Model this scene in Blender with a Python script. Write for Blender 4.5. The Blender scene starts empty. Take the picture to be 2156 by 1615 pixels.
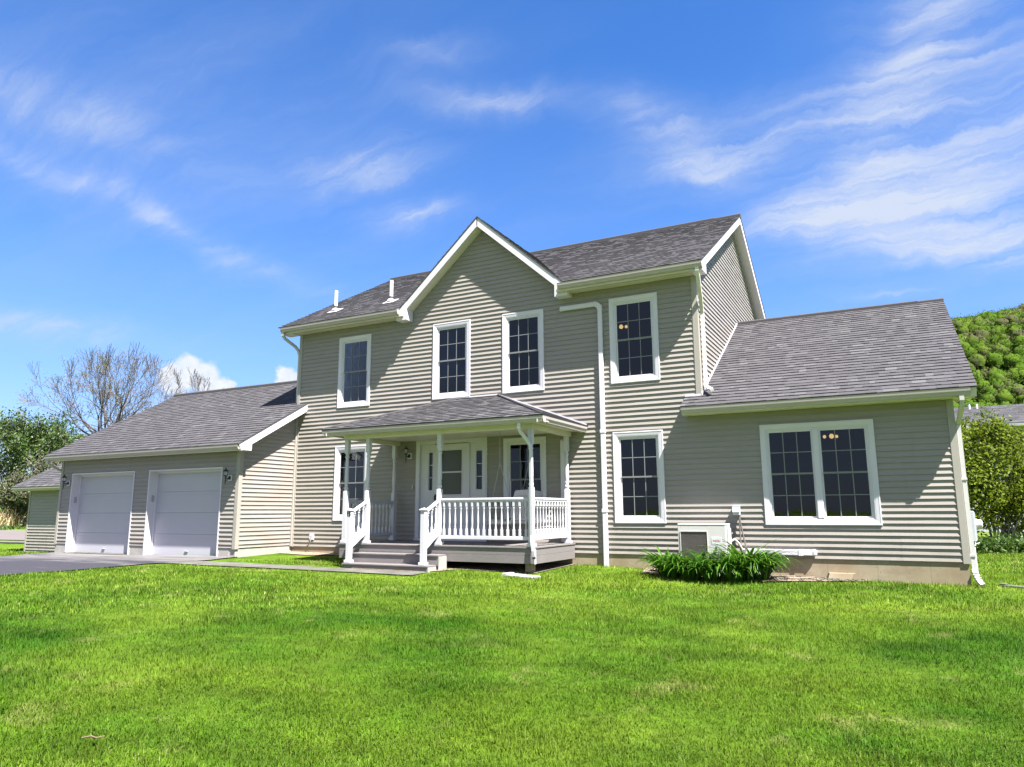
import bpy, math, random
import numpy as np
from mathutils import Vector, Matrix

S = bpy.context.scene
COL = S.collection
rng = random.Random(7)
NR = np.random.default_rng(11)
R = math.radians

# ------------------------------------------------------------------ camera
cd = bpy.data.cameras.new('camera')
cam = bpy.data.objects.new('camera', cd)
COL.objects.link(cam)
S.camera = cam
YAW, PITCH, ROLL, FPX = R(-27.66), R(10.048), R(-0.231), 1525.5
fwd = Vector((math.sin(YAW) * math.cos(PITCH), math.cos(YAW) * math.cos(PITCH), math.sin(PITCH)))
rgt = Vector((math.cos(YAW), -math.sin(YAW), 0))
up = rgt.cross(fwd)
r2 = rgt * math.cos(ROLL) + up * math.sin(ROLL)
u2 = up * math.cos(ROLL) - rgt * math.sin(ROLL)
m = Matrix((r2, u2, -fwd)).transposed().to_4x4()
m.translation = Vector((0, -14, 0))
cam.matrix_world = m
cd.sensor_width = 36
cd.lens = FPX / 2156 * 36
cd.clip_start = 0.05
cd.clip_end = 5000

# ------------------------------------------------------------------ light and exposure
SUNV = Vector((2.1, -1.0, 3.85)).normalized()
SUN_EL = math.asin(SUNV.z)
SUN_ROT = math.atan2(SUNV.x, SUNV.y)
S.view_settings.view_transform = 'Standard'
S.view_settings.look = 'None'
S.view_settings.gamma = 1
S.view_settings.exposure = 2.0
sl = bpy.data.lights.new('sun', 'SUN')
sl.energy = 5.0
sl.angle = R(0.5)
sl.color = (1.0, 0.97, 0.925)
so = bpy.data.objects.new('sun', sl)
COL.objects.link(so)
so.rotation_euler = SUNV.to_track_quat('Z', 'Y').to_euler()
so.location = (10, -20, 40)

W = bpy.data.worlds.new('World')
S.world = W
W.use_nodes = True
SKY_STRENGTH = 0.034


class NT:
    """small node-tree builder"""
    def __init__(s, nt):
        s.t = nt

    def n(s, typ, **kw):
        nd = s.t.nodes.new(typ)
        for k, v in kw.items():
            if k == 'inp':
                for kk, vv in v.items():
                    if hasattr(vv, 'is_output'):
                        s.t.links.new(vv, nd.inputs[kk])
                    else:
                        nd.inputs[kk].default_value = vv
            else:
                setattr(nd, k, v)
        return nd

    def math(s, op, a, b=0.0, c=0.0, clamp=False):
        nd = s.n('ShaderNodeMath', operation=op, use_clamp=clamp, inp={0: a, 1: b, 2: c})
        return nd.outputs[0]

    def vmath(s, op, a, b=(0, 0, 0), out=0):
        nd = s.n('ShaderNodeVectorMath', operation=op, inp={0: a, 1: b})
        return nd.outputs[out]

    def noise(s, vec, scale, detail=4, rough=0.55, dist=0.0, out='Fac'):
        nd = s.n('ShaderNodeTexNoise', inp={'Vector': vec, 'Scale': scale, 'Detail': detail, 'Roughness': rough, 'Distortion': dist})
        return nd.outputs[out]

    def mix(s, fac, a, b, blend='MIX'):
        nd = s.n('ShaderNodeMix', data_type='RGBA', blend_type=blend)
        for i, v in ((0, fac), (6, a), (7, b)):
            if hasattr(v, 'is_output'):
                s.t.links.new(v, nd.inputs[i])
            else:
                nd.inputs[i].default_value = v if i == 0 else ((*v, 1) if len(v) == 3 else v)
        return nd.outputs[2]

    def ramp(s, fac, stops, interp='LINEAR'):
        nd = s.n('ShaderNodeValToRGB', inp={0: fac})
        nd.color_ramp.interpolation = interp
        e = nd.color_ramp.elements
        while len(e) < len(stops):
            e.new(0.5)
        for el, (p, c) in zip(e, stops):
            el.position = p
            el.color = (c, c, c, 1) if isinstance(c, (int, float)) else (*c, 1)
        return nd.outputs[0]


def build_world():
    nt = W.node_tree
    nt.nodes.clear()
    T = NT(nt)
    out = T.n('ShaderNodeOutputWorld')
    bg = T.n('ShaderNodeBackground')
    nt.links.new(bg.outputs[0], out.inputs[0])
    sky = T.n('ShaderNodeTexSky', sky_type='NISHITA', sun_disc=False)
    sky.sun_elevation = SUN_EL
    sky.sun_rotation = SUN_ROT
    sky.air_density = 1.0
    sky.dust_density = 0.1
    sky.ozone_density = 3.0
    base = T.n('ShaderNodeHueSaturation', inp={'Hue': 0.488, 'Saturation': 1.22, 'Value': 1.35, 'Color': sky.outputs[0]}).outputs[0]
    base = T.mix(1.0, base, (0.95, 0.975, 1.42), 'MULTIPLY')
    d = T.n('ShaderNodeTexCoord').outputs['Generated']
    d = T.vmath('NORMALIZE', d)
    # warp of the directions, so that cloud edges feather
    w = T.n('ShaderNodeTexNoise', inp={'Vector': d, 'Scale': 5.0, 'Detail': 3.0}).outputs['Color']
    w = T.vmath('SUBTRACT', w, (0.5, 0.5, 0.5))
    w = T.n('ShaderNodeVectorMath', operation='SCALE', inp={0: w, 'Scale': 0.075}).outputs[0]
    wf = T.n('ShaderNodeTexNoise', inp={'Vector': d, 'Scale': 17.0, 'Detail': 6.0, 'Roughness': 0.62}).outputs['Color']
    wf = T.n('ShaderNodeVectorMath', operation='SCALE', inp={0: T.vmath('SUBTRACT', wf, (0.5, 0.5, 0.5)), 'Scale': 0.040}).outputs[0]
    dw = T.vmath('ADD', T.vmath('ADD', d, w), wf)
    # high thin cirrus: direction, long axis, short axis, half sizes (radians), strength
    cirrus = [
        ((-0.4184, 0.7386, 0.5287), (0.8604, 0.5087, -0.0298), 0.073, 0.0150, 0.75),
        ((-0.5718, 0.6856, 0.4505), (0.8186, 0.5125, 0.2591), 0.0707, 0.0217, 0.68),
        ((-0.5398, 0.7422, 0.3971), (0.8334, 0.5377, 0.1279), 0.0537, 0.0172, 0.50),
        ((-0.2139, 0.859, 0.4651), (0.7804, 0.4367, -0.4475), 0.073, 0.0274, 0.62),
        ((-0.1015, 0.882, 0.4601), (0.9947, 0.0818, 0.0626), 0.1292, 0.0284, 0.70),
        ((0.0607, 0.8685, 0.4919), (0.54, -0.443, 0.7157), 0.1016, 0.0448, 0.70),
        ((0.1133, 0.9136, 0.3904), (0.9754, -0.177, 0.1312), 0.1493, 0.0600, 0.72),
        ((-0.0252, 0.928, 0.3716), (0.9991, 0.0113, 0.0397), 0.1161, 0.0220, 0.62),
        ((0.0852, 0.9447, 0.3167), (0.9587, 0.0089, -0.2844), 0.1267, 0.0300, 0.72),
        ((0.0069, 0.9639, 0.2662), (0.9897, 0.0315, -0.1398), 0.0521, 0.0095, 0.40),
        ((-0.7677, 0.5368, 0.3499), (0.4659, 0.8425, -0.2705), 0.2308, 0.0150, 0.42),
        ((-0.7946, 0.4184, 0.4399), (0.3989, 0.906, -0.1413), 0.1266, 0.0240, 0.36),
        ((-0.86, 0.4645, 0.2112), (0.4773, 0.8786, 0.0111), 0.104, 0.0175, 0.62),
        ((-0.4751, 0.6708, 0.5695), (0.8565, 0.501, 0.1245), 0.065, 0.013, 0.34),
        ((-0.7435, 0.4907, 0.4543), (0.5708, 0.8197, 0.0488), 0.2332, 0.1277, 0.24),
        ((0.1283, 0.8529, 0.5061), (0.9522, 0.0366, -0.3031), 0.1014, 0.0608, 0.34),
    ]
    mask = None
    for c, u, a, b, st in cirrus:
        c = Vector(c); u = Vector(u); v = c.cross(u)
        x = T.math('DIVIDE', T.vmath('DOT_PRODUCT', dw, tuple(u), 1), a * 1.12)
        y = T.math('DIVIDE', T.vmath('DOT_PRODUCT', dw, tuple(v), 1), b * 1.12)
        rr = T.math('ADD', T.math('MULTIPLY', x, x), T.math('MULTIPLY', y, y))
        g = T.math('EXPONENT', T.math('MULTIPLY', rr, -0.85))
        front = T.math('GREATER_THAN', T.vmath('DOT_PRODUCT', d, tuple(c), 1), 0.2)
        g = T.math('MULTIPLY', T.math('MULTIPLY', g, front), st)
        mask = g if mask is None else T.math('ADD', mask, g)
    # streaks: noise on a plane high above, stretched along the wind
    sep = T.n('ShaderNodeSeparateXYZ', inp={0: dw})
    zz = T.math('ADD', T.math('MAXIMUM', sep.outputs[2], 0.0), 0.16)
    px = T.math('DIVIDE', sep.outputs[0], zz)
    py = T.math('DIVIDE', sep.outputs[1], zz)
    pl = T.n('ShaderNodeCombineXYZ', inp={0: px, 1: py}).outputs[0]
    mp = T.n('ShaderNodeMapping', inp={'Vector': pl, 'Rotation': (0, 0, R(24)), 'Scale': (0.55, 3.0, 1.0)}).outputs[0]
    st1 = T.noise(mp, 2.6, 9, 0.60, 0.25)
    st2 = T.noise(T.n('ShaderNodeMapping', inp={'Vector': pl, 'Rotation': (0, 0, R(-18)), 'Scale': (0.5, 1.6, 1.0)}).outputs[0], 1.1, 6, 0.6, 0.4)
    streak = T.ramp(st1, [(0.30, 0.30), (0.70, 1.25)])
    mask = T.math('MULTIPLY', mask, streak)
    thin = T.math('MULTIPLY', T.ramp(st2, [(0.45, 0.0), (0.78, 1.0)]), T.math('MULTIPLY', streak, 0.10))
    crisp = T.n('ShaderNodeMapRange', interpolation_type='SMOOTHSTEP', inp={0: mask, 1: 0.22, 2: 0.78, 3: 0.0, 4: 0.75}).outputs[0]
    mask = T.math('ADD', T.math('MULTIPLY', mask, 0.66), T.math('MULTIPLY', crisp, 0.42))
    fib = T.noise(mp, 9.0, 9, 0.66, 0.5)
    mask = T.math('MULTIPLY', mask, T.ramp(fib, [(0.28, 0.52), (0.70, 1.08)]))
    mask = T.math('MINIMUM', T.math('ADD', mask, thin), 0.92)
    col = T.mix(mask, base, (5.5, 6.0, 7.0))
    # unseen warm cloud added behind the photographer, to neutralise the blue fill light
    south = T.n('ShaderNodeMapRange', interpolation_type='SMOOTHSTEP', inp={0: sep.outputs[1], 1: 0.10, 2: -0.55, 3: 0.0, 4: 0.72}).outputs[0]
    fill_veil = T.math('MULTIPLY', south, T.ramp(st2, [(0.25, 0.45), (0.7, 1.0)]))
    col = T.mix(fill_veil, col, (6.0, 5.3, 4.9))
    # low white haze towards the horizon
    sz = T.n('ShaderNodeSeparateXYZ', inp={0: d}).outputs[2]
    hz = T.ramp(sz, [(0.0, 0.62), (0.12, 0.40), (0.32, 0.10), (0.55, 0.0)])
    col = T.mix(hz, col, (2.9, 4.1, 6.3))
    # two small cumulus heads
    cum = [((-0.7762, 0.6042, 0.1801), 0.0204), ((-0.7659, 0.6193, 0.1725), 0.0217), ((-0.7583, 0.6323, 0.1585), 0.0206),
           ((-0.787, 0.5947, 0.1643), 0.0238), ((-0.7472, 0.6451, 0.1595), 0.0086), ((-0.7, 0.6915, 0.1785), 0.0150),
           ((-0.6929, 0.7001, 0.1728), 0.0138), ((-0.7073, 0.687, 0.1669), 0.0100)]
    wn = T.n('ShaderNodeTexNoise', inp={'Vector': d, 'Scale': 42.0, 'Detail': 6.0, 'Roughness': 0.6}).outputs['Color']
    wn = T.n('ShaderNodeVectorMath', operation='SCALE', inp={0: T.vmath('SUBTRACT', wn, (0.5, 0.5, 0.5)), 'Scale': 0.030}).outputs[0]
    dc = T.vmath('ADD', d, wn)
    cm = None
    for c, r in cum:
        dist = T.vmath('DISTANCE', dc, c, 1)
        g = T.n('ShaderNodeMapRange', interpolation_type='SMOOTHSTEP', inp={0: dist, 1: r * 1.12, 2: r * 0.62, 3: 0.0, 4: 1.0}).outputs[0]
        cm = g if cm is None else T.math('MAXIMUM', cm, g)
    cmn = T.noise(d, 60.0, 5, 0.6)
    ccol = T.mix(T.ramp(cmn, [(0.35, 0.0), (0.65, 1.0)]), (6.1, 6.6, 7.5), (7.4, 7.5, 7.7))
    col = T.mix(T.math('MULTIPLY', cm, 0.92), col, ccol)
    nt.links.new(col, bg.inputs[0])
    bg.inputs[1].default_value = SKY_STRENGTH


build_world()

# ------------------------------------------------------------------ materials
MATS = {}


def new_mat(name):
    mt = bpy.data.materials.new(name)
    mt.use_nodes = True
    mt.node_tree.nodes.clear()
    T = NT(mt.node_tree)
    out = T.n('ShaderNodeOutputMaterial')
    MATS[name] = mt
    return mt, T, out


def principled(T, out, color, rough=0.5, bump=None, bump_str=0.2, bump_dist=0.01, metallic=0.0, spec=0.5):
    b = T.n('ShaderNodeBsdfPrincipled', inp={'Roughness': rough, 'Metallic': metallic, 'Specular IOR Level': spec})
    if hasattr(color, 'is_output'):
        T.t.links.new(color, b.inputs['Base Color'])
    else:
        b.inputs['Base Color'].default_value = (*color, 1)
    if bump is not None:
        bn = T.n('ShaderNodeBump', inp={'Height': bump, 'Strength': bump_str, 'Distance': bump_dist})
        T.t.links.new(bn.outputs[0], b.inputs['Normal'])
    T.t.links.new(b.outputs[0], out.inputs[0])
    return b


def pos(T):
    return T.n('ShaderNodeNewGeometry').outputs['Position']


def simple(name, color, rough=0.5, var=0.08, vscale=3.0, metallic=0.0, spec=0.5, bscale=0, bstr=0.1, grime=0.0):
    mt, T, out = new_mat(name)
    p = pos(T)
    n = T.noise(p, vscale, 5, 0.6)
    f = T.ramp(n, [(0.25, 0.0), (0.75, 1.0)])
    lo = tuple(c * (1 - var) for c in color)
    hi = tuple(min(1, c * (1 + var)) for c in color)
    c = T.mix(f, lo, hi)
    if grime:
        g = T.ramp(T.noise(T.n('ShaderNodeMapping', inp={'Vector': p, 'Scale': (9, 9, 1.2)}).outputs[0], 1.4, 6, 0.65), [(0.55, 0.0), (0.8, grime)])
        c = T.mix(g, c, tuple(x * 0.6 for x in (color[0], color[1] * 0.96, color[2] * 0.85)))
    b = None
    if bscale:
        b = T.noise(p, bscale, 4, 0.6)
    principled(T, out, c, rough, b, bstr, 0.01, metallic, spec)
    return mt


def setup_mats():
    # vinyl siding
    mt, T, out = new_mat('siding')
    p = pos(T)
    f = T.noise(T.n('ShaderNodeMapping', inp={'Vector': p, 'Scale': (0.5, 0.5, 2.0)}).outputs[0], 1.6, 5, 0.6)
    c = T.mix(T.ramp(f, [(0.3, 0.0), (0.7, 1.0)]), (0.248, 0.2245, 0.201), (0.277, 0.2525, 0.227))
    grain = T.noise(T.n('ShaderNodeMapping', inp={'Vector': p, 'Scale': (3, 3, 90)}).outputs[0], 6, 3, 0.6)
    c = T.mix(T.math('MULTIPLY', T.ramp(grain, [(0.4, 0.0), (0.8, 1.0)]), 0.12), c, (0.19, 0.175, 0.15))
    zz = T.n('ShaderNodeSeparateXYZ', inp={0: p}).outputs[2]
    low = T.n('ShaderNodeMapRange', inp={0: zz, 1: -0.25, 2: -0.85, 3: 0.0, 4: 1.0}).outputs[0]
    dirt = T.math('MULTIPLY', low, T.ramp(T.noise(p, 2.6, 6, 0.7), [(0.38, 0.0), (0.7, 0.55)]))
    c = T.mix(dirt, c, (0.17, 0.145, 0.105))
    run = T.ramp(T.noise(T.n('ShaderNodeMapping', inp={'Vector': p, 'Scale': (7, 7, 0.35)}).outputs[0], 1.5, 5, 0.65), [(0.56, 0.0), (0.80, 0.30)])
    c = T.mix(run, c, (0.19, 0.172, 0.140))
    principled(T, out, c, 0.48, grain, 0.05, 0.004, spec=0.35)
    simple('trim', (0.575, 0.550, 0.592), 0.42, 0.03, 2.0, spec=0.4, grime=0.14)
    simple('gutter_paint', (0.39, 0.345, 0.325), 0.45, 0.04, 2.0, spec=0.4, grime=0.15)
    simple('trim_warm', (0.58, 0.53, 0.47), 0.45, 0.04, 2.0, spec=0.4, grime=0.15)
    simple('post_paint', (0.50, 0.485, 0.515), 0.35, 0.03, 6.0, spec=0.45)
    simple('corner_post', (0.31, 0.285, 0.25), 0.45, 0.05, 1.5, spec=0.35)
    simple('downspout', (0.45, 0.44, 0.42), 0.4, 0.05, 3.0, spec=0.4, grime=0.15)
    simple('pale_concrete', (0.30, 0.285, 0.26), 0.9, 0.15, 6.0, bscale=40, bstr=0.3)
    simple('garage_panel', (0.40, 0.392, 0.435), 0.45, 0.03, 1.2, spec=0.4, bscale=120, bstr=0.03, grime=0.10)
    simple('sash_dimmed', (0.165, 0.170, 0.172), 0.5, 0.05, 6)  # white window bars darkened in the colour, as dimmed by glass and screen
    simple('black_metal', (0.02, 0.02, 0.02), 0.4, 0.1, 20)
    simple('grey_plastic', (0.30, 0.31, 0.33), 0.5, 0.06, 10)
    simple('grey_metal', (0.40, 0.42, 0.45), 0.45, 0.06, 6, metallic=0.0)
    simple('ac_paint', (0.46, 0.445, 0.42), 0.4, 0.03, 5, grime=0.15)
    simple('ac_dark', (0.055, 0.04, 0.033), 0.6, 0.15, 30)
    simple('ac_grille', (0.24, 0.21, 0.19), 0.5, 0.1, 30)
    simple('label_grey', (0.55, 0.56, 0.58), 0.5, 0.03, 10)
    simple('red_ink', (0.45, 0.06, 0.05), 0.5, 0.03, 10)
    simple('black_ink', (0.012, 0.012, 0.012), 0.5, 0.03, 10)
    simple('conduit', (0.10, 0.09, 0.08), 0.5, 0.2, 40)
    simple('chain_metal', (0.35, 0.34, 0.32), 0.45, 0.2, 60)
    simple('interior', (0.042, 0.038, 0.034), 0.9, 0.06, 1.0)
    simple('curtain', (0.055, 0.085, 0.26), 0.9, 0.2, 8.0)
    simple('bark_dark', (0.085, 0.068, 0.060), 0.9, 0.35, 5.0, bscale=30, bstr=0.4)
    simple('bark_pale', (0.30, 0.28, 0.24), 0.9, 0.3, 4.0, bscale=30, bstr=0.4)
    simple('twig_bark', (0.16, 0.115, 0.07), 0.9, 0.3, 20)
    simple('wood_scrap', (0.30, 0.225, 0.16), 0.8, 0.2, 12, bscale=40, bstr=0.3)
    simple('neighbour_wall', (0.42, 0.43, 0.46), 0.7, 0.05, 1.0)
    simple('pvc', (0.80, 0.80, 0.80), 0.4, 0.03, 8)
    simple('rubber', (0.03, 0.028, 0.028), 0.7, 0.1, 20)
    # composite deck board
    mt, T, out = new_mat('decking')
    p = pos(T)
    g = T.noise(T.n('ShaderNodeMapping', inp={'Vector': p, 'Scale': (2, 40, 40)}).outputs[0], 3, 5, 0.65)
    c = T.mix(T.ramp(g, [(0.3, 0.0), (0.7, 1.0)]), (0.146, 0.130, 0.128), (0.186, 0.169, 0.166))
    c = T.mix(T.ramp(T.noise(p, 2.2, 5, 0.6), [(0.5, 0.0), (0.8, 0.35)]), c, (0.24, 0.22, 0.215))
    principled(T, out, c, 0.6, g, 0.12, 0.004, spec=0.3)
    # poured concrete
    mt, T, out = new_mat('concrete')
    p = pos(T)
    n1 = T.noise(p, 1.3, 6, 0.6)
    n2 = T.noise(p, 14, 5, 0.65)
    c = T.mix(T.ramp(n1, [(0.35, 0.0), (0.65, 1.0)]), (0.235, 0.185, 0.118), (0.32, 0.268, 0.185))
    c = T.mix(T.ramp(n2, [(0.5, 0.0), (0.75, 0.4)]), c, (0.19, 0.155, 0.11))
    rd = T.n('ShaderNodeMapping', inp={'Vector': p, 'Scale': (0.8, 0.8, 5.0)}).outputs[0]
    c = T.mix(T.ramp(T.noise(rd, 1.1, 4, 0.6), [(0.55, 0.0), (0.72, 0.55)]), c, (0.21, 0.12, 0.075))
    vor = T.n('ShaderNodeTexVoronoi', inp={'Vector': p, 'Scale': 11.0, 'Randomness': 1.0}).outputs['Distance']
    pit = T.ramp(vor, [(0.05, 0.0), (0.10, 1.0)])
    c = T.mix(pit, (0.11, 0.09, 0.07), c)
    sp = T.n('ShaderNodeSeparateXYZ', inp={0: p}).outputs[0]
    seam = T.math('ABSOLUTE', T.math('SUBTRACT', T.math('FRACT', T.math('DIVIDE', sp, 0.78)), 0.5))
    c = T.mix(T.ramp(seam, [(0.0, 0.6), (0.012, 0.0)]), c, (0.15, 0.125, 0.09))
    principled(T, out, c, 0.85, T.math('ADD', T.math('MULTIPLY', n2, 0.4), pit), 0.35, 0.006, spec=0.2)
    mt, T, out = new_mat('pavement')
    p = pos(T)
    c = T.mix(T.ramp(T.noise(p, 2.0, 7, 0.65), [(0.35, 0.0), (0.65, 1.0)]), (0.078, 0.076, 0.062), (0.135, 0.132, 0.112))
    principled(T, out, c, 0.9, T.noise(p, 60, 4, 0.7), 0.3, 0.01, spec=0.2)
    # asphalt of the drive
    mt, T, out = new_mat('asphalt')
    p = pos(T)
    rp = T.n('ShaderNodeMapping', inp={'Vector': p, 'Rotation': (0, 0, R(14)), 'Scale': (0.35, 2.2, 1)}).outputs[0]
    dust = T.noise(rp, 1.5, 8, 0.68, 0.4)
    near = T.n('ShaderNodeSeparateXYZ', inp={0: p}).outputs[1]
    apron = T.n('ShaderNodeMapRange', inp={0: near, 1: -4.2, 2: -1.9, 3: -0.14, 4: 0.16}).outputs[0]
    c = T.mix(T.ramp(T.math('ADD', dust, apron), [(0.42, 0.0), (0.72, 1.0)]), (0.034, 0.032, 0.040), (0.150, 0.140, 0.138))
    gr = T.noise(p, 110, 3, 0.7)
    c = T.mix(T.ramp(gr, [(0.5, 0.0), (0.8, 0.35)]), c, (0.11, 0.105, 0.112))
    principled(T, out, c, 0.85, gr, 0.4, 0.01, spec=0.25)
    mt, T, out = new_mat('road')
    p = pos(T)
    c = T.mix(T.noise(p, 0.8, 6, 0.6), (0.10, 0.082, 0.076), (0.15, 0.125, 0.118))
    principled(T, out, c, 0.9)
    # asphalt shingle: tone comes with each tab
    mt, T, out = new_mat('shingle')
    p = pos(T)
    tone = T.n('ShaderNodeAttribute', attribute_name='tone').outputs['Fac']
    c = T.ramp(tone, [(0.0, (0.042, 0.039, 0.042)), (0.45, (0.058, 0.055, 0.059)), (0.75, (0.072, 0.068, 0.073)), (0.86, (0.088, 0.086, 0.088)), (1.0, (0.110, 0.109, 0.109))])
    gr = T.noise(p, 170, 3, 0.8)
    c = T.mix(T.ramp(gr, [(0.35, 0.0), (0.7, 0.55)]), c, (0.085, 0.080, 0.085))
    big = T.noise(T.n('ShaderNodeMapping', inp={'Vector': p, 'Scale': (1.2, 0.35, 0.35)}).outputs[0], 1.0, 4, 0.6)
    c = T.mix(T.math('MULTIPLY', T.ramp(big, [(0.4, 0.0), (0.75, 1.0)]), 0.14), c, (0.072, 0.067, 0.068))
    principled(T, out, c, 0.9, gr, 0.5, 0.004, spec=0.2)
    # window glass
    mt, T, out = new_mat('window_glass')
    fr = T.n('ShaderNodeFresnel', inp={'IOR': 1.5}).outputs[0]
    tr = T.n('ShaderNodeBsdfTransparent', inp={0: (0.50, 0.52, 0.52, 1)})
    gl = T.n('ShaderNodeBsdfGlossy', inp={'Color': (0.9, 0.95, 1, 1), 'Roughness': 0.02})
    bn = T.n('ShaderNodeBump', inp={'Height': T.noise(pos(T), 2.2, 2, 0.5), 'Strength': 0.03, 'Distance': 0.05})
    T.t.links.new(bn.outputs[0], gl.inputs['Normal'])
    mx = T.n('ShaderNodeMixShader', inp={0: T.math('MULTIPLY', fr, 0.75)})
    T.t.links.new(tr.outputs[0], mx.inputs[1])
    T.t.links.new(gl.outputs[0], mx.inputs[2])
    T.t.links.new(mx.outputs[0], out.inputs[0])
    # storm door screen glass
    mt, T, out = new_mat('storm_glass')
    tr = T.n('ShaderNodeBsdfTransparent', inp={0: (0.42, 0.42, 0.38, 1)})
    df = T.n('ShaderNodeBsdfPrincipled', inp={'Base Color': (0.16, 0.17, 0.15, 1), 'Roughness': 0.15})
    mx = T.n('ShaderNodeMixShader', inp={0: 0.5})
    T.t.links.new(tr.outputs[0], mx.inputs[1])
    T.t.links.new(df.outputs[0], mx.inputs[2])
    T.t.links.new(mx.outputs[0], out.inputs[0])
    mt, T, out = new_mat('lamp_glass')
    gl = T.n('ShaderNodeBsdfPrincipled', inp={'Base Color': (0.75, 0.78, 0.8, 1), 'Roughness': 0.12, 'Transmission Weight': 0.7})
    T.t.links.new(gl.outputs[0], out.inputs[0])
    mt, T, out = new_mat('lit_bulb')
    em = T.n('ShaderNodeEmission', inp={0: (1.0, 0.64, 0.26, 1), 1: 0.75})
    T.t.links.new(em.outputs[0], out.inputs[0])

    # plants: random tint per leaf, light passing through the leaf
    def leafy(name, stops, trans=0.35, rough=0.5, patch=None, spec=0.25):
        mt, T, out = new_mat(name)
        rnd = T.n('ShaderNodeNewGeometry').outputs['Random Per Island']
        c = T.ramp(rnd, stops)
        if patch:
            c = patch(T, c)
        df = T.n('ShaderNodeBsdfPrincipled', inp={'Base Color': c, 'Roughness': rough, 'Specular IOR Level': spec})
        tl = T.n('ShaderNodeBsdfTranslucent', inp={0: c})
        mx = T.n('ShaderNodeMixShader', inp={0: trans})
        T.t.links.new(df.outputs[0], mx.inputs[1])
        T.t.links.new(tl.outputs[0], mx.inputs[2])
        T.t.links.new(mx.outputs[0], out.inputs[0])
        return mt

    def forest_tint(T, c):
        p = pos(T)
        c = T.mix(0.82, c, T.ramp(T.noise(p, 0.10, 4, 0.65), [(0.30, (0.026, 0.058, 0.006)), (0.5, (0.058, 0.100, 0.013)), (0.68, (0.098, 0.130, 0.022))]))
        return T.mix(T.ramp(T.noise(p, 0.075, 4, 0.7), [(0.50, 0.0), (0.62, 0.85)]), c, (0.070, 0.062, 0.040))

    def lawn_patch(T, c):
        return lawn_tint(T, c)
    leafy('grass_blade', [(0.0, (0.036, 0.098, 0.004)), (0.45, (0.086, 0.174, 0.009)), (0.80, (0.172, 0.268, 0.021)), (0.93, (0.26, 0.34, 0.045)), (1.0, (0.42, 0.37, 0.17))], 0.40, 0.6, lawn_patch, 0.12)
    leafy('lily_leaf', [(0.0, (0.022, 0.075, 0.006)), (0.6, (0.048, 0.135, 0.010)), (1.0, (0.11, 0.22, 0.020))], 0.28, 0.35)
    leafy('leaf_green', [(0.0, (0.028, 0.064, 0.008)), (0.6, (0.056, 0.112, 0.013)), (1.0, (0.11, 0.16, 0.035))], 0.36)
    leafy('leaf_silver', [(0.0, (0.030, 0.065, 0.010)), (0.6, (0.062, 0.115, 0.018)), (0.85, (0.105, 0.150, 0.045)), (1.0, (0.26, 0.28, 0.20))], 0.34)
    leafy('leaf_bush', [(0.0, (0.060, 0.095, 0.008)), (0.5, (0.130, 0.175, 0.012)), (0.9, (0.18, 0.225, 0.025)), (1.0, (0.24, 0.27, 0.080))], 0.42, spec=0.08)
    leafy('leaf_bud', [(0.0, (0.12, 0.14, 0.03)), (0.6, (0.20, 0.21, 0.05)), (1.0, (0.18, 0.12, 0.06))], 0.3)
    leafy('brush_twig', [(0.0, (0.055, 0.048, 0.035)), (0.4, (0.095, 0.085, 0.062)), (0.55, (0.060, 0.085, 0.022)), (0.9, (0.085, 0.120, 0.030)), (1.0, (0.14, 0.13, 0.10))], 0.15)
    leafy('dry_grass', [(0.0, (0.34, 0.25, 0.12)), (0.5, (0.50, 0.40, 0.23)), (0.8, (0.60, 0.50, 0.33)), (0.9, (0.16, 0.24, 0.04)), (1.0, (0.38, 0.20, 0.09))], 0.25)
    leafy('forest_leaf', [(0.0, (0.030, 0.080, 0.008)), (0.5, (0.060, 0.125, 0.012)), (0.85, (0.090, 0.150, 0.018)), (1.0, (0.12, 0.15, 0.04))], 0.2,
          patch=forest_tint, rough=0.9, spec=0.0)
    # ground under the grass
    mt, T, out = new_mat('lawn_ground')
    p = pos(T)
    n = T.noise(p, 9, 6, 0.7)
    fine = T.noise(T.n('ShaderNodeMapping', inp={'Vector': p, 'Scale': (1, 1, 1)}).outputs[0], 55, 4, 0.75)
    c = T.mix(T.ramp(n, [(0.3, 0.0), (0.7, 1.0)]), (0.032, 0.080, 0.004), (0.080, 0.150, 0.007))
    c = T.mix(T.ramp(fine, [(0.3, 0.0), (0.7, 1.0)]), c, (0.105, 0.185, 0.009))
    c = lawn_tint(T, c)
    principled(T, out, c, 0.9, fine, 0.9, 0.05, spec=0.1)
    mt, T, out = new_mat('soil')
    p = pos(T)
    n = T.noise(p, 18, 6, 0.75)
    c = T.mix(T.ramp(n, [(0.3, 0.0), (0.7, 1.0)]), (0.11, 0.075, 0.05), (0.34, 0.28, 0.22))
    principled(T, out, c, 0.95, n, 0.8, 0.03, spec=0.1)
    mt, T, out = new_mat('hill_ground')
    p = pos(T)
    c = T.mix(T.noise(p, 0.05, 5, 0.6), (0.035, 0.07, 0.012), (0.06, 0.10, 0.02))
    principled(T, out, c, 0.95, spec=0.1)


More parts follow.
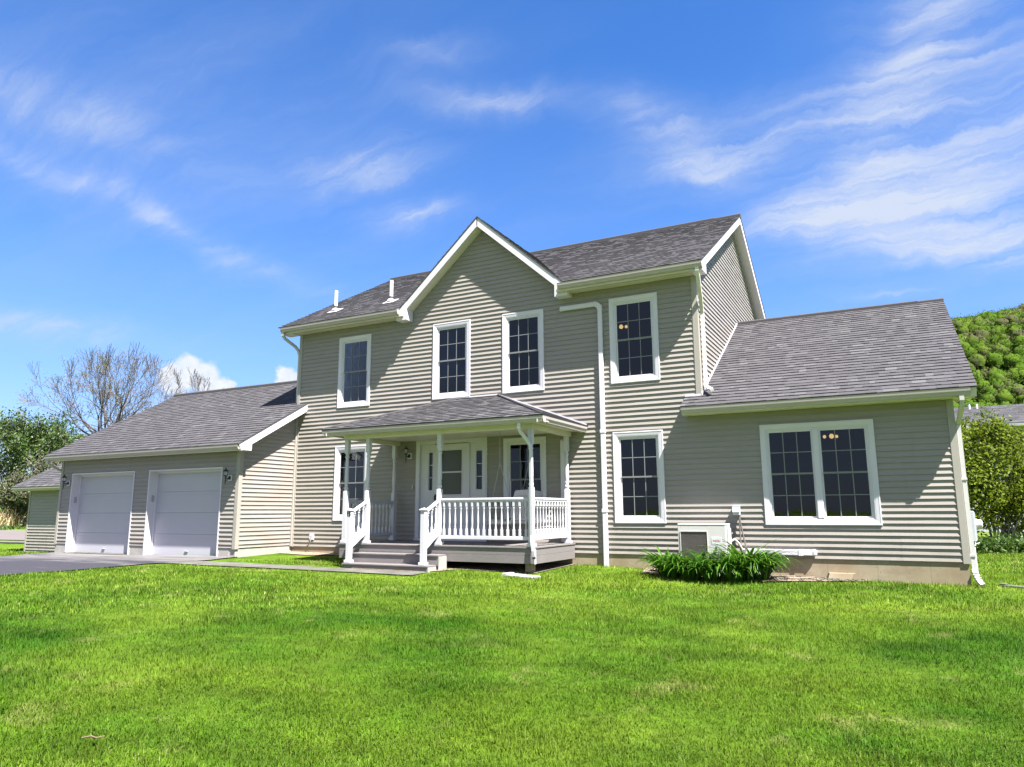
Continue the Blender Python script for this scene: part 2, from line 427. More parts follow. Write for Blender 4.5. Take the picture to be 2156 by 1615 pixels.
def lawn_tint(T, c):
    """lush bands and dry patches of the lawn, by place"""
    p = pos(T)
    pm = T.n('ShaderNodeMapping', inp={'Vector': p, 'Rotation': (0, 0, R(27)), 'Scale': (0.16, 0.42, 0)}).outputs[0]
    lush = T.ramp(T.noise(pm, 1.5, 5, 0.62, 0.5), [(0.42, 0.0), (0.62, 1.0)])
    # a lusher strip across the middle of the lawn
    q = T.n('ShaderNodeSeparateXYZ', inp={0: T.n('ShaderNodeMapping', inp={'Vector': p, 'Rotation': (0, 0, R(-27))}).outputs[0]}).outputs[1]
    q = T.math('ADD', q, T.math('MULTIPLY', T.math('SUBTRACT', T.noise(pm, 1.1, 4, 0.6), 0.5), 5.0))
    strip = T.n('ShaderNodeMapRange', interpolation_type='SMOOTHSTEP', inp={0: T.math('ABSOLUTE', T.math('SUBTRACT', q, -5.5)), 1: 4.0, 2: 1.7, 3: 0.0, 4: 1.0}).outputs[0]
    lush = T.math('MAXIMUM', T.math('MULTIPLY', lush, 0.55), T.math('MULTIPLY', strip, T.math('ADD', 0.62, T.math('MULTIPLY', lush, 0.38))))
    c = T.mix(lush, c, (0.032, 0.100, 0.003))
    rx = T.n('ShaderNodeSeparateXYZ', inp={0: T.n('ShaderNodeMapping', inp={'Vector': p, 'Rotation': (0, 0, R(-27))}).outputs[0]}).outputs[0]
    pale = T.n('ShaderNodeMapRange', interpolation_type='SMOOTHSTEP', inp={0: T.math('ADD', rx, T.math('MULTIPLY', T.noise(pm, 1.3, 3, 0.6), 4.0)), 1: 6.0, 2: 11.0, 3: 0.0, 4: 0.55}).outputs[0]
    c = T.mix(pale, c, (0.150, 0.190, 0.030))
    mow = T.math('SINE', T.math('ADD', T.math('MULTIPLY', q, 6.2), T.math('MULTIPLY', T.noise(pm, 0.9, 2, 0.5), 6.0)))
    c = T.mix(1.0, c, T.ramp(T.math('MULTIPLY_ADD', mow, 0.5, 0.5), [(0.25, 0.86), (0.75, 1.10)]), 'MULTIPLY')
    dry = T.ramp(T.noise(T.n('ShaderNodeMapping', inp={'Vector': p, 'Location': (3.1, 7.7, 0), 'Scale': (1, 1, 0)}).outputs[0], 1.05, 6, 0.7), [(0.57, 0.0), (0.74, 0.8)])
    c = T.mix(dry, c, (0.30, 0.275, 0.105))
    yel = T.ramp(T.noise(T.n('ShaderNodeMapping', inp={'Vector': p, 'Location': (9.1, 1.7, 0), 'Scale': (1, 1, 0)}).outputs[0], 0.33, 4, 0.6), [(0.42, 0.0), (0.65, 0.5)])
    c = T.mix(yel, c, (0.168, 0.240, 0.018))
    tuft = T.n('ShaderNodeMapping', inp={'Vector': p, 'Scale': (1, 1, 0)}).outputs[0]
    k = T.ramp(T.math('ADD', T.math('MULTIPLY', T.noise(tuft, 9.0, 4, 0.65), 0.6), T.math('MULTIPLY', T.noise(tuft, 2.3, 3, 0.6), 0.4)), [(0.34, 0.64), (0.5, 0.98), (0.66, 1.36)])
    return T.mix(1.0, c, k, 'MULTIPLY')


setup_mats()
M = MATS


# ------------------------------------------------------------------ mesh helpers
class MB:
    def __init__(s):
        s.v = []; s.f = []; s.t = []

    def face(s, pts, tone=0.4):
        i = len(s.v)
        s.v += [tuple(p) for p in pts]
        s.f.append(tuple(range(i, i + len(pts))))
        s.t.append(tone)

    def box(s, x0, x1, y0, y1, z0, z1):
        i = len(s.v)
        s.v += [(x0, y0, z0), (x1, y0, z0), (x1, y1, z0), (x0, y1, z0), (x0, y0, z1), (x1, y0, z1), (x1, y1, z1), (x0, y1, z1)]
        for q in ((3, 2, 1, 0), (4, 5, 6, 7), (0, 1, 5, 4), (1, 2, 6, 5), (2, 3, 7, 6), (3, 0, 4, 7)):
            s.f.append(tuple(i + k for k in q)); s.t.append(0.4)
        return s

    def bbox(s, x0, x1, y0, y1, z0, z1, b=0.006):
        """box with chamfered long edges (all 12)"""
        b = min(b, (x1 - x0) * .45, (y1 - y0) * .45, (z1 - z0) * .45)
        xs, ys, zs = (x0, x0 + b, x1 - b, x1), (y0, y0 + b, y1 - b, y1), (z0, z0 + b, z1 - b, z1)
        i = len(s.v)
        ring = [(0, 1), (0, 2), (1, 3), (2, 3), (3, 2), (3, 1), (2, 0), (1, 0)]
        s.v += [(xs[1], ys[1], z0), (xs[2], ys[1], z0), (xs[2], ys[2], z0), (xs[1], ys[2], z0)]
        for z in (zs[1], zs[2]):
            s.v += [(xs[1], y0, z), (xs[2], y0, z), (x1, ys[1], z), (x1, ys[2], z), (xs[2], y1, z), (xs[1], y1, z), (x0, ys[2], z), (x0, ys[1], z)]
        s.v += [(xs[1], ys[1], z1), (xs[2], ys[1], z1), (xs[2], ys[2], z1), (xs[1], ys[2], z1)]
        F = [(3, 2, 1, 0), (20, 21, 22, 23)]
        for k in range(8):
            F.append((4 + k, 4 + (k + 1) % 8, 12 + (k + 1) % 8, 12 + k))
        F += [(0, 1, 5, 4), (1, 2, 7, 6), (2, 3, 9, 8), (3, 0, 11, 10), (1, 6, 5), (2, 8, 7), (3, 10, 9), (0, 4, 11)]
        F += [(21, 20, 12, 13), (22, 21, 14, 15), (23, 22, 16, 17), (20, 23, 18, 19), (21, 13, 14), (22, 15, 16), (23, 17, 18), (20, 19, 12)]
        for q in F:
            s.f.append(tuple(i + k for k in q)); s.t.append(0.4)
        return s

    def prism(s, poly, off):
        """planar polygon (3d points) extruded by a vector"""
        i = len(s.v); n = len(poly); off = Vector(off)
        s.v += [tuple(p) for p in poly] + [tuple(Vector(p) + off) for p in poly]
        s.f.append(tuple(i + k for k in range(n))); s.f.append(tuple(i + n + k for k in reversed(range(n))))
        s.t += [0.4, 0.4]
        for k in range(n):
            s.f.append((i + (k + 1) % n, i + k, i + n + k, i + n + (k + 1) % n)); s.t.append(0.4)
        return s

    def tube(s, path, r, n=8, caps=True, rot=0.0, sx=1.0, sy=1.0, ref=None):
        path = [Vector(p) for p in path]
        rs = r if isinstance(r, (list, tuple)) else [r] * len(path)
        i0 = len(s.v)
        d0 = (path[1] - path[0]).normalized()
        nrm = Vector(ref) if ref else (Vector((0, 0, 1)) if abs(d0.z) < 0.9 else Vector((0, 1, 0)))
        nrm = (nrm - d0 * nrm.dot(d0)).normalized()
        for k, p in enumerate(path):
            if k == 0: d = path[1] - path[0]
            elif k == len(path) - 1: d = path[k] - path[k - 1]
            else: d = (path[k + 1] - p).normalized() + (p - path[k - 1]).normalized()
            d = d.normalized() if d.length > 1e-9 else d0
            nrm = nrm - d * nrm.dot(d)
            nrm = nrm.normalized() if nrm.length > 1e-6 else d.orthogonal().normalized()
            b = d.cross(nrm)
            for j in range(n):
                a = rot + 2 * math.pi * j / n
                s.v.append(tuple(p + nrm * (math.cos(a) * rs[k] * sx) + b * (math.sin(a) * rs[k] * sy)))
        for k in range(len(path) - 1):
            for j in range(n):
                a, b_ = i0 + k * n + j, i0 + k * n + (j + 1) % n
                s.f.append((a, b_, b_ + n, a + n)); s.t.append(0.4)
        if caps:
            s.f.append(tuple(i0 + j for j in reversed(range(n)))); s.t.append(0.4)
            e = i0 + (len(path) - 1) * n
            s.f.append(tuple(e + j for j in range(n))); s.t.append(0.4)
        return s

    def rect_tube(s, path, w, h=None, ref=None):
        h = h or w
        q = math.sqrt(2) / 2
        return s.tube(path, 1.0, 4, True, math.pi / 4, w * q, h * q, ref)

    def lathe(s, prof, c, n=12, axis=None):
        """prof: (radius, height) pairs about a vertical axis at c, or along an axis vector"""
        c = Vector(c)
        ax = Vector(axis).normalized() if axis else Vector((0, 0, 1))
        a = ax.orthogonal().normalized(); b = ax.cross(a)
        i0 = len(s.v)
        for r, h in prof:
            for j in range(n):
                t = 2 * math.pi * j / n
                s.v.append(tuple(c + ax * h + a * (r * math.cos(t)) + b * (r * math.sin(t))))
        for k in range(len(prof) - 1):
            for j in range(n):
                p, q = i0 + k * n + j, i0 + k * n + (j + 1) % n
                s.f.append((p, q, q + n, p + n)); s.t.append(0.4)
        s.f.append(tuple(i0 + j for j in reversed(range(n)))); s.t.append(0.4)
        e = i0 + (len(prof) - 1) * n
        s.f.append(tuple(e + j for j in range(n))); s.t.append(0.4)
        return s

    def extrude_x(s, prof, x0, x1):
        """(y, z) outline extruded along x"""
        return s.prism([(x0, y, z) for y, z in prof], (x1 - x0, 0, 0))

    def extrude_y(s, prof, y0, y1):
        return s.prism([(x, y0, z) for x, z in prof], (0, y1 - y0, 0))

    def build(s, name, mat, parent=None, smooth=False):
        me = bpy.data.meshes.new(name)
        me.from_pydata(s.v, [], s.f)
        if s.t:
            a = me.attributes.new('tone', 'FLOAT', 'FACE')
            a.data.foreach_set('value', s.t)
        me.materials.append(M[mat] if isinstance(mat, str) else mat)
        if smooth:
            me.polygons.foreach_set('use_smooth', [True] * len(me.polygons))
            try:
                me.set_sharp_from_angle(angle=R(40))
            except Exception:
                pass
        me.update()
        return link(name, me, parent)


def link(name, me, parent=None):
    o = bpy.data.objects.new(name, me)
    COL.objects.link(o)
    if parent is not None:
        o.parent = parent
        o.matrix_parent_inverse = world_of(parent).inverted()
    return o


def world_of(o):
    mtx = o.matrix_basis.copy()
    if o.parent:
        return world_of(o.parent) @ o.matrix_parent_inverse @ mtx
    return mtx


def np_mesh(name, v, faces, mat, parent=None):
    """v: (N,3); faces: list of (M,k) index arrays"""
    me = bpy.data.meshes.new(name)
    v = np.ascontiguousarray(v, dtype=np.float32)
    me.vertices.add(len(v))
    me.vertices.foreach_set('co', v.ravel())
    loops = np.concatenate([f.ravel() for f in faces]).astype(np.int32)
    tot = np.concatenate([np.full(len(f), f.shape[1], np.int32) for f in faces])
    st = np.concatenate([[0], np.cumsum(tot)[:-1]]).astype(np.int32)
    me.loops.add(len(loops))
    me.loops.foreach_set('vertex_index', loops)
    me.polygons.add(len(tot))
    me.polygons.foreach_set('loop_start', st)
    me.polygons.foreach_set('loop_total', tot)
    me.materials.append(M[mat])
    me.update(calc_edges=True)
    return link(name, me, parent)


def tag(o, label=None, cat=None, group=None, kind=None):
    for k, v in (('label', label), ('category', cat), ('group', group), ('kind', kind)):
        if v: o[k] = v
    return o


def empty(name, loc, rz=0.0):
    o = bpy.data.objects.new(name, None)
    o.empty_display_size = 0.2
    COL.objects.link(o)
    o.location = loc
    o.rotation_euler = (0, 0, rz)
    return o


def copy_tree(o, parent=None):
    c = o.copy()
    COL.objects.link(c)
    if parent is not None: c.parent = parent
    for ch in list(o.children):
        copy_tree(ch, c)
    return c


# ------------------------------------------------------------------ ground
ZW = ([-400, -80, -50, -38, -30, -27, -24.5, -22, -20.6, -13.6, -9, -5.2, -3, 0.92, 6, 400],
      [-0.8, -0.8, -0.88, -1.12, -1.30, -1.34, -1.27, -1.10, -1.02, -0.97, -1.02, -1.07, -1.15, -1.195, -1.2, -1.2])


def gz(x, y):
    x = np.asarray(x, float); y = np.asarray(y, float)
    z = np.interp(x, *ZW) - 0.03 * np.clip(-y, 0, 30)
    return z + 0.012 * np.sin(x * 0.9 + 1.3 * np.sin(y * .5)) * np.sin(y * 1.1)


def gzf(x, y):
    return float(gz(x, y))


def ground():
    def axis(lo, hi, a, b, fine):
        near = np.arange(a, b + .001, fine)
        far1 = a - np.geomspace(fine * 2, a - lo, 22)[::-1]
        far2 = b + np.geomspace(fine * 2, hi - b, 22)
        return np.concatenate([far1, near, far2])
    X = axis(-900, 900, -46, 14, 0.5)
    Y = axis(-900, 1500, -18, 24, 0.5)
    gx, gy = np.meshgrid(X, Y)
    z = gz(gx, gy)
    v = np.stack([gx, gy, z], -1).reshape(-1, 3)
    nx, ny = len(X), len(Y)
    i = np.arange(nx * ny).reshape(ny, nx)
    f = np.stack([i[:-1, :-1], i[:-1, 1:], i[1:, 1:], i[1:, :-1]], -1).reshape(-1, 4)
    o = np_mesh('lawn', v, [f], 'lawn_ground')
    tag(o, kind='structure')


ground()


def sheet(name, outline, mat, dz, step=0.5):
    """flat patch following the ground: polygon filled by strips in x"""
    mb = MB()
    pts = outline
    xs = sorted(set([p[0] for p in pts] + list(np.arange(min(p[0] for p in pts), max(p[0] for p in pts), step))))
    for a, b in zip(xs[:-1], xs[1:]):
        if b - a < 1e-6: continue

        def span(x):
            ys = []
            for (x0, y0), (x1, y1) in zip(pts, pts[1:] + pts[:1]):
                if (x0 <= x < x1) or (x1 <= x < x0):
                    ys.append(y0 + (y1 - y0) * (x - x0) / (x1 - x0))
            return sorted(ys)
        sa, sb = span(a + 1e-5), span(b - 1e-5)
        for k in range(0, min(len(sa), len(sb)) - 1, 2):
            n = max(1, int(max(sa[k + 1] - sa[k], sb[k + 1] - sb[k]) / step))
            for j in range(n):
                t0, t1 = j / n, (j + 1) / n
                q = [(a, sa[k] + (sa[k + 1] - sa[k]) * t0), (b, sb[k] + (sb[k + 1] - sb[k]) * t0), (b, sb[k] + (sb[k + 1] - sb[k]) * t1), (a, sa[k] + (sa[k + 1] - sa[k]) * t1)]
                mb.face([(x, y, gzf(x, y) + dz) for x, y in q])
    o = mb.build(name, mat)
    tag(o, kind='structure')
    return o


DRIVE = [(-13.62, -1.70), (-13.62, -2.45), (-13.95, -2.95), (-14.45, -3.5), (-14.8, -5.0), (-15.2, -6.2), (-15.8, -9), (-16.8, -16), (-18, -30),
         (-25, -30), (-23, -16), (-22.2, -9), (-21.7, -4), (-21.7, -2.7), (-21.3, -2.0), (-20.75, -1.70)]
sheet('driveway', DRIVE, 'asphalt', 0.022)
WALK = [(-13.95, -2.72), (-12.6, -2.62), (-10.9, -2.60), (-7.80, -2.55), (-7.80, -3.0), (-9.4, -3.10), (-11.0, -3.20), (-12.6, -3.30), (-14.2, -3.25)]
sheet('walkway', WALK, 'pavement', 0.020)
RV, DV = Vector((rgt.x, rgt.y)), Vector((math.sin(YAW), math.cos(YAW)))


def sd(s_, d_):
    """ground point at s_ metres to the right and d_ metres ahead of the photographer"""
    p = Vector((0, -14)) + RV * s_ + DV * d_
    return (p.x, p.y)


sheet('road', [sd(-80, 34.5), sd(-9, 33.0), sd(-9, 42), sd(-80, 45.5)], 'road', 0.03, 3.0)
sheet('unseen_street', [(-60, -25.5), (-60, -17.0), (60, -17.0), (60, -25.5)], 'road', 0.03, 3.0)  # out of view behind the photographer, added to cut the lawn's green bounce
sheet('sidewalk', [sd(-80, 32.6), sd(-9, 31.0), sd(-9, 32.1), sd(-80, 33.7)], 'pavement', 0.04, 3.0)
sheet('soil_bed', [(-13.6, -0.02), (-13.62, -0.55), (-12.6, -0.62), (-11.6, -0.34), (-10.6, -0.3), (-10.5, -0.02)], 'soil', 0.018, 0.25)
sheet('gravel_bed', [(-4.4, 0.0), (-4.3, -0.7), (-3.2, -1.05), (-2.1, -0.95), (-1.5, -0.62), (-0.6, -0.22), (-0.5, 0.0)], 'soil', 0.022, 0.25)
sheet('porch_soil', [(-10.5, 0.0), (-10.4, -1.75), (-9.6, -2.5), (-7.9, -2.5), (-7.5, -1.9), (-5.95, -1.8), (-5.9, 0.0)], 'soil', 0.016, 0.3)

# ------------------------------------------------------------------ house
house = empty('house', (-6.4, 3.0, -1.1))
tag(house, 'two storey grey beige sided house with white trim, front porch and attached garage', 'house')
COURSE = 0.1014


def scan(poly, v):
    us = []
    for (u0, v0), (u1, v1) in zip(poly, poly[1:] + poly[:1]):
        if (v0 <= v < v1) or (v1 <= v < v0):
            us.append(u0 + (u1 - u0) * (v - v0) / (v1 - v0))
    us.sort()
    return list(zip(us[::2], us[1::2]))


def bands(poly, holes, v0, pitch, half=False):
    vmin, vmax = min(p[1] for p in poly), max(p[1] for p in poly)
    cuts = [p[1] for p in poly] + [h for hh in holes for h in hh[2:4]]
    k = math.floor((vmin - v0) / pitch + 1e-6)
    while v0 + k * pitch < vmax - 1e-6:
        lo, hi = v0 + k * pitch, v0 + (k + 1) * pitch
        br = sorted(set([max(lo, vmin), min(hi, vmax)] + [c for c in cuts + ([lo + pitch / 2] if half else []) if max(lo, vmin) < c < min(hi, vmax)]))
        for a, b in zip(br[:-1], br[1:]):
            if b - a < 2e-4: continue
            A, B = scan(poly, a + 1e-5), scan(poly, b - 1e-5)
            if len(A) != len(B): continue
            for (a0, a1), (b0, b1) in zip(A, B):
                segs = [(a0, a1, b0, b1)]
                for h0, h1, g0, g1 in holes:
                    if g0 <= a + 1e-6 and g1 >= b - 1e-6:
                        ns = []
                        for s0, s1, t0, t1 in segs:
                            if h1 <= min(s0, t0) or h0 >= max(s1, t1): ns.append((s0, s1, t0, t1)); continue
                            if h0 > min(s0, t0): ns.append((s0, min(s1, h0), t0, min(t1, h0)))
                            if h1 < max(s1, t1): ns.append((max(s0, h1), s1, max(t0, h1), t1))
                        segs = ns
                for sg in segs:
                    yield k, lo, hi, a, b, sg
        k += 1


def lap_wall(mb, F, poly, holes, v0, butt=0.0185, knee=0.0040, top=0.001):
    """clapboard: F maps (u, v, depth) to a point"""
    wav = {}
    offs = {}

    def depth(u, v, k, lo):
        kk = (k, round(u * 2))
        if kk not in wav: wav[kk] = rng.gauss(0, 0.0009)
        t = 1 - (v - lo) / COURSE
        if t < .5: return top + (knee - top) * t * 2
        return knee + (butt - knee + wav[kk]) * (t - .5) * 2
    for k, lo, hi, a, b, (a0, a1, b0, b1) in bands(poly, holes, v0, COURSE, True):
        pk = k // 2
        if pk not in offs: offs[pk] = rng.uniform(0, 3.66)
        us = [u for u in np.arange(math.floor(min(a0, b0) * 2) / 2, max(a1, b1), 0.5)]
        seams = [u for u in np.arange(offs[pk] - 40, 40, 3.66) if min(a0, b0) < u < max(a1, b1)]
        lim = sorted(set([min(a0, b0), max(a1, b1)] + [u for u in us + seams if min(a0, b0) < u < max(a1, b1)]))
        for p, q in zip(lim[:-1], lim[1:]):
            l0, l1 = min(max(p, a0), a1), min(max(q, a0), a1)
            h0, h1 = min(max(p, b0), b1), min(max(q, b0), b1)
            if l1 - l0 < 1e-6 and h1 - h0 < 1e-6: continue
            pan = 0.0016 if int(math.floor(((p + q) / 2 - offs[pk] + 400) / 3.66)) % 2 else 0.0
            d = [depth(l0, a, k, lo) + pan, depth(l1, a, k, lo) + pan, depth(h1, b, k, lo) + pan, depth(h0, b, k, lo) + pan]
            mb.face([F(l0, a, d[0]), F(l1, a, d[1]), F(h1, b, d[2]), F(h0, b, d[3])])
            if a - lo < 1e-4:
                mb.face([F(l0, a, 0.0), F(l1, a, 0.0), F(l1, a, d[1]), F(l0, a, d[0])])


def tone():
    r = rng.random()
    if r < 0.64: return rng.uniform(0.05, 0.6)
    if r < 0.89: return rng.uniform(0.45, 0.8)
    return rng.uniform(0.82, 1.0)


def shingles(mb, F, poly, pitch=0.155, v0=None, tmin=0.08, tmax=0.24, bias=0.0, calm=1.0):
    v0 = min(p[1] for p in poly) if v0 is None else v0
    tabs = {}
    for k, lo, hi, a, b, (a0, a1, b0, b1) in bands(poly, [], v0, pitch):
        if k not in tabs:
            L, u = [], -60.0 + rng.uniform(0, .3)
            u = min(p[0] for p in poly) - rng.uniform(0, .3)
            while u < max(p[0] for p in poly) + .3:
                w = rng.uniform(tmin, tmax)
                L.append((u, u + w, 0.006 * rng.choice([0, 1, 1]) + rng.uniform(0, .002), max(0, min(1, .5 + (tone() - .5) * calm + bias))))
                u += w
            tabs[k] = L
        for t0, t1, ex, tn in tabs[k]:
            l0, l1 = min(max(t0, a0), a1), min(max(t1, a0), a1)
            h0, h1 = min(max(t0, b0), b1), min(max(t1, b0), b1)
            if l1 - l0 < 1e-6 and h1 - h0 < 1e-6: continue
            da = 0.003 + (0.009 + ex) * (1 - (a - lo) / pitch)
            db = 0.003 + (0.009 + ex) * (1 - (b - lo) / pitch)
            mb.face([F(l0, a, da), F(l1, a, da), F(h1, b, db), F(h0, b, db)], tn)
            if a - lo < 1e-4:
                mb.face([F(l0, a, 0), F(l1, a, 0), F(l1, a, da), F(l0, a, da)], tn)
            # sides of the tab
            mb.face([F(l0, a, 0), F(l0, a, da), F(h0, b, db), F(h0, b, 0)], tn)


def slope_frame(o, ud, vd):
    """plane frame: origin, unit u, unit v -> F(u, v, d)"""
    o, ud, vd = Vector(o), Vector(ud).normalized(), Vector(vd).normalized()
    n = ud.cross(vd).normalized()
    if n.z < 0: n = -n

    def F(u, v, d):
        return tuple(o + ud * u + vd * v + n * d)
    F.n = n
    return F


def roof_plane(name, F, poly, thick=0.165, body='trim', parent=house, **kw):
    """shingle skin (part) over a white deck whose edge is the fascia (sub-part)"""
    mb = MB()
    shingles(mb, F, poly, **kw)
    mb.prism([F(u, v, 0.0015) for u, v in poly], tuple(F.n * -0.016))
    r = mb.build(name, 'shingle', parent)
    c = Vector((sum(p[0] for p in poly) / len(poly), sum(p[1] for p in poly) / len(poly)))
    if thick:
        d = MB()
        q = []
        for u, v in poly:
            w = Vector((u, v)) - c
            q.append((u - 0.012 * math.copysign(1, w.x), v + (0.03 if w.y < 0 else 0.0)))
        d.prism([F(u, v, -0.0165) for u, v in q], tuple(F.n * -thick))
        d.build('fascia', body, r)
    return r


# window openings: outer casing x0, x1, z0, z1
CAS = 0.050
WIN = [(-12.309, -11.288, 2.584, 4.402), (-9.437, -8.410, 2.584, 4.400), (-7.566, -6.541, 2.584, 4.402), (-5.022, -3.985, 2.584, 4.404),
       (-5.018, -3.980, -0.234, 1.583), (-2.150, -0.255, -0.253, 1.567), (-12.312, -11.272, -0.200, 1.620), (-7.544, -6.518, -0.225, 1.590)]
DOOR = (-9.86, -7.955, -0.60, 1.66)


def hole(w, c=CAS):
    return (w[0] + c, w[1] - c, w[2] + c, w[3] - c)


# --- walls
BOT = -0.825
XL, XM, XR = -13.66, -3.20, 0.945
front_poly = [(XL, BOT), (XR, BOT), (XR, 1.82), (XM, 1.82), (XM, 4.64), (-5.985, 4.64), (-8.10, 6.51), (-10.215, 4.64), (XL, 4.64)]
mb = MB()
holes = [hole(w) for w in WIN] + [(DOOR[0] + .11, DOOR[1] - .11, -0.64, DOOR[3] - .11)]
lap_wall(mb, lambda u, v, d: (u, -d, v), front_poly, holes, BOT)
wall = mb.build('wall', 'siding', house)
# right gable wall of the tall block, side wall of the garage
RY, RZ = 4.30, 7.468
SL = 0.5625
mb = MB()
gp = [(0.0, 1.4), (8.6, 1.4), (8.6, 4.64), (RY, 4.64 + SL * RY), (0.0, 4.64)]
gp = [(0.0, 1.4), (8.6, 1.4), (8.6, 4.74), (RY, 7.17), (0.0, 4.74)]
lap_wall(mb, lambda u, v, d: (XM + d, u, v), gp, [], BOT)
mb.build('wall', 'siding', house)
GX0, GX1, GY = -20.62, -13.65, -1.79
mb = MB()
lap_wall(mb, lambda u, v, d: (GX1 + d, u, v), [(GY, -0.80), (0.0, -0.80), (0.0, 2.62), (GY, 1.62)], [], BOT - 0.0)
mb.build('wall', 'siding', house)
GD = [(-20.105, -17.44), (-16.87, -14.205)]
GDT = 1.085
mb = MB()
lap_wall(mb, lambda u, v, d: (u, GY - d, v), [(GX0, -0.80), (GX1, -0.80), (GX1, 1.475), (GX0, 1.475)],
         [(a, b, -1.2, GDT) for a, b in GD], BOT)
mb.build('wall', 'siding', house)
# lower addition beyond the garage
SX0, SX1, SY = -27.24, -20.62, 1.10
mb = MB()
lap_wall(mb, lambda u, v, d: (u, SY - d, v), [(SX0, -1.40), (SX1, -1.40), (SX1, 0.81), (SX0, 0.81)], [], BOT)
lap_wall(mb, lambda u, v, d: (SX0 - d, -u, v), [(-5.4, -1.40), (-SY, -1.40), (-SY, 0.81), (-3.3, 1.9), (-5.4, 0.81)], [], BOT)
mb.build('wall', 'siding', house)
# plain walls that close the volumes
mb = MB()
mb.box(XL - .02, XM, 8.45, 8.6, -1.3, 4.7)
mb.box(XL - 0.02, XL + 0.1, 0.02, 8.45, -1.3, 4.75)
mb.prism([(XL - .02, 0.05, 4.7), (XL - .02, 8.6, 4.7), (XL - .02, RY, 7.1)], (0.1, 0, 0))
mb.box(XM, XR, 8.3, 8.45, -1.3, 1.9)
mb.box(XR - .12, XR - 0.002, 0.02, 8.3, BOT, 1.85)
mb.prism([(XR - .12, 0.05, 1.85), (XR - .12, 8.4, 1.85), (XR - .12, 4.24, 4.2)], (0.118, 0, 0))
mb.box(GX0 + .002, GX0 + .12, GY + .02, 5.4, -1.2, 1.5)
mb.prism([(GX0 + .002, GY + .02, 1.5), (GX0 + .002, 5.4, 1.5), (GX0 + .002, 1.8, 3.6)], (0.118, 0, 0))
mb.box(GX0, XL, 5.3, 5.4, -1.2, 1.5)
mb.box(SX0, SX1, 5.40, 5.42, -1.5, 0.75)
mb.build('wall', 'siding', house)

# --- foundation
mb = MB()
mb.box(XL + .01, XR - .005, 0.004, 0.2, -1.6, BOT - .004)
mb.box(XR - .2, XR - .006, 0.2, 8.4, -1.6, BOT - .004)
mb.build('foundation', 'concrete', house)
mb = MB()
mb.box(GX1 - .2, GX1 - .006, GY + 0.012, 0.0, -1.5, -0.805)
mb.build('foundation', 'pale_concrete', house)
mb = MB()
mb.box(GX0 + .01, GD[0][0] - .012, GY + 0.004, GY + .2, -1.5, -0.805)
mb.build('foundation', 'pale_concrete', house)
mb = MB()
mb.box(GD[0][1] + .012, GD[1][0] - .012, GY + 0.004, GY + .2, -1.5, -0.805)
mb.build('foundation', 'pale_concrete', house)
mb = MB()
mb.box(GD[1][1] + .012, GX1 - .2, GY + 0.004, GY + .2, -1.5, -0.805)
mb.build('foundation', 'pale_concrete', house)

# --- corner posts
mb = MB()
def corner(mb, x0, x1, y0, y1, z0, z1):
    mb.bbox(x0, x1, y0, y1, z0, z1, 0.004)
mb1 = MB(); corner(mb1, XL - .012, XL + .085, -.024, .06, BOT - .02, 4.638); mb1.build('corner_post', 'corner_post', house)
mb1 = MB(); corner(mb1, XM - .088, XM + .024, -.024, .085, 1.9, 4.638); mb1.build('corner_post', 'corner_post', house)
mb1 = MB(); corner(mb1, XR - .088, XR + .016, -.024, .085, BOT - .03, 1.818); mb1.build('corner_post', 'corner_post', house)
mb1 = MB(); corner(mb1, GX1 - .085, GX1 + .024, GY - .024, GY + .085, -.83, 1.473); mb1.build('corner_post', 'corner_post', house)
mb1 = MB(); corner(mb1, GX1 + .0, GX1 + .05, -.075, -.026, -.83, 2.6); mb1.build('corner_post', 'corner_post', house)
mb1 = MB(); corner(mb1, GX0 - .012, GX0 + .085, GY - .026, GY + .085, -.82, 1.473); mb1.build('corner_post', 'corner_post', house)
mb1 = MB(); corner(mb1, SX0 - .016, SX0 + .06, SY - .024, SY + .06, -1.43, .805); mb1.build('corner_post', 'corner_post', house)

# --- main roof
EY, EZ = -0.47, 4.785
RL, RR = -14.02, -2.95
cs = math.sqrt(1 + SL * SL)
vd = (0, 1 / cs, SL / cs)
LEN = (RY - EY) * cs
F = slope_frame((0, EY, EZ), (1, 0, 0), vd)
CX, CZ, CY = -8.10, 6.76, -0.285      # cross gable ridge
vy = (CZ - EZ) / SL + EY             # where its ridge dies into the main slope
gs = (CZ - EZ) / 2.225
poly = [(RL, 0), (CX - 2.225, 0), (CX, (vy - EY) * cs), (CX + 2.225, 0), (RR, 0), (RR, LEN), (RL, LEN)]
mbq = MB()
# two overlapping pieces keep the skin simple: left, right
left = [(RL, 0), (CX - 2.225, 0), (CX, (vy - EY) * cs), (CX, LEN), (RL, LEN)]
right = [(CX, (vy - EY) * cs), (CX + 2.225, 0), (RR, 0), (RR, LEN), (CX, LEN)]
main_roof = roof_plane('roof', F, left, thick=0.0, calm=.6)
mr2 = roof_plane('roof', F, right, thick=0.0, calm=.6)
d = MB()
for pl in (left, right):
    d.prism([F(min(max(u, RL + .012), RR - .012), v + (.05 if v == 0 else 0), -.0165) for u, v in pl], tuple(F.n * -0.165))
d.build('fascia', 'trim', mr2)
FB = slope_frame((0, 2 * RY - EY, EZ), (1, 0, 0), (0, -1 / cs, SL / cs))
mb = MB()
mb.prism([FB(u, v, 0.012) for u, v in ((RL, 0), (RR, 0), (RR, LEN), (RL, LEN))], tuple(FB.n * -0.028))
rb = mb.build('roof', 'shingle', house)
mb = MB()
mb.prism([FB(u, v, -.0165) for u, v in ((RL + .012, .05), (RR - .012, .05), (RR - .012, LEN - .1), (RL + .012, LEN - .1))], tuple(FB.n * -0.165))
mb.build('fascia', 'trim', rb)
mb = MB()
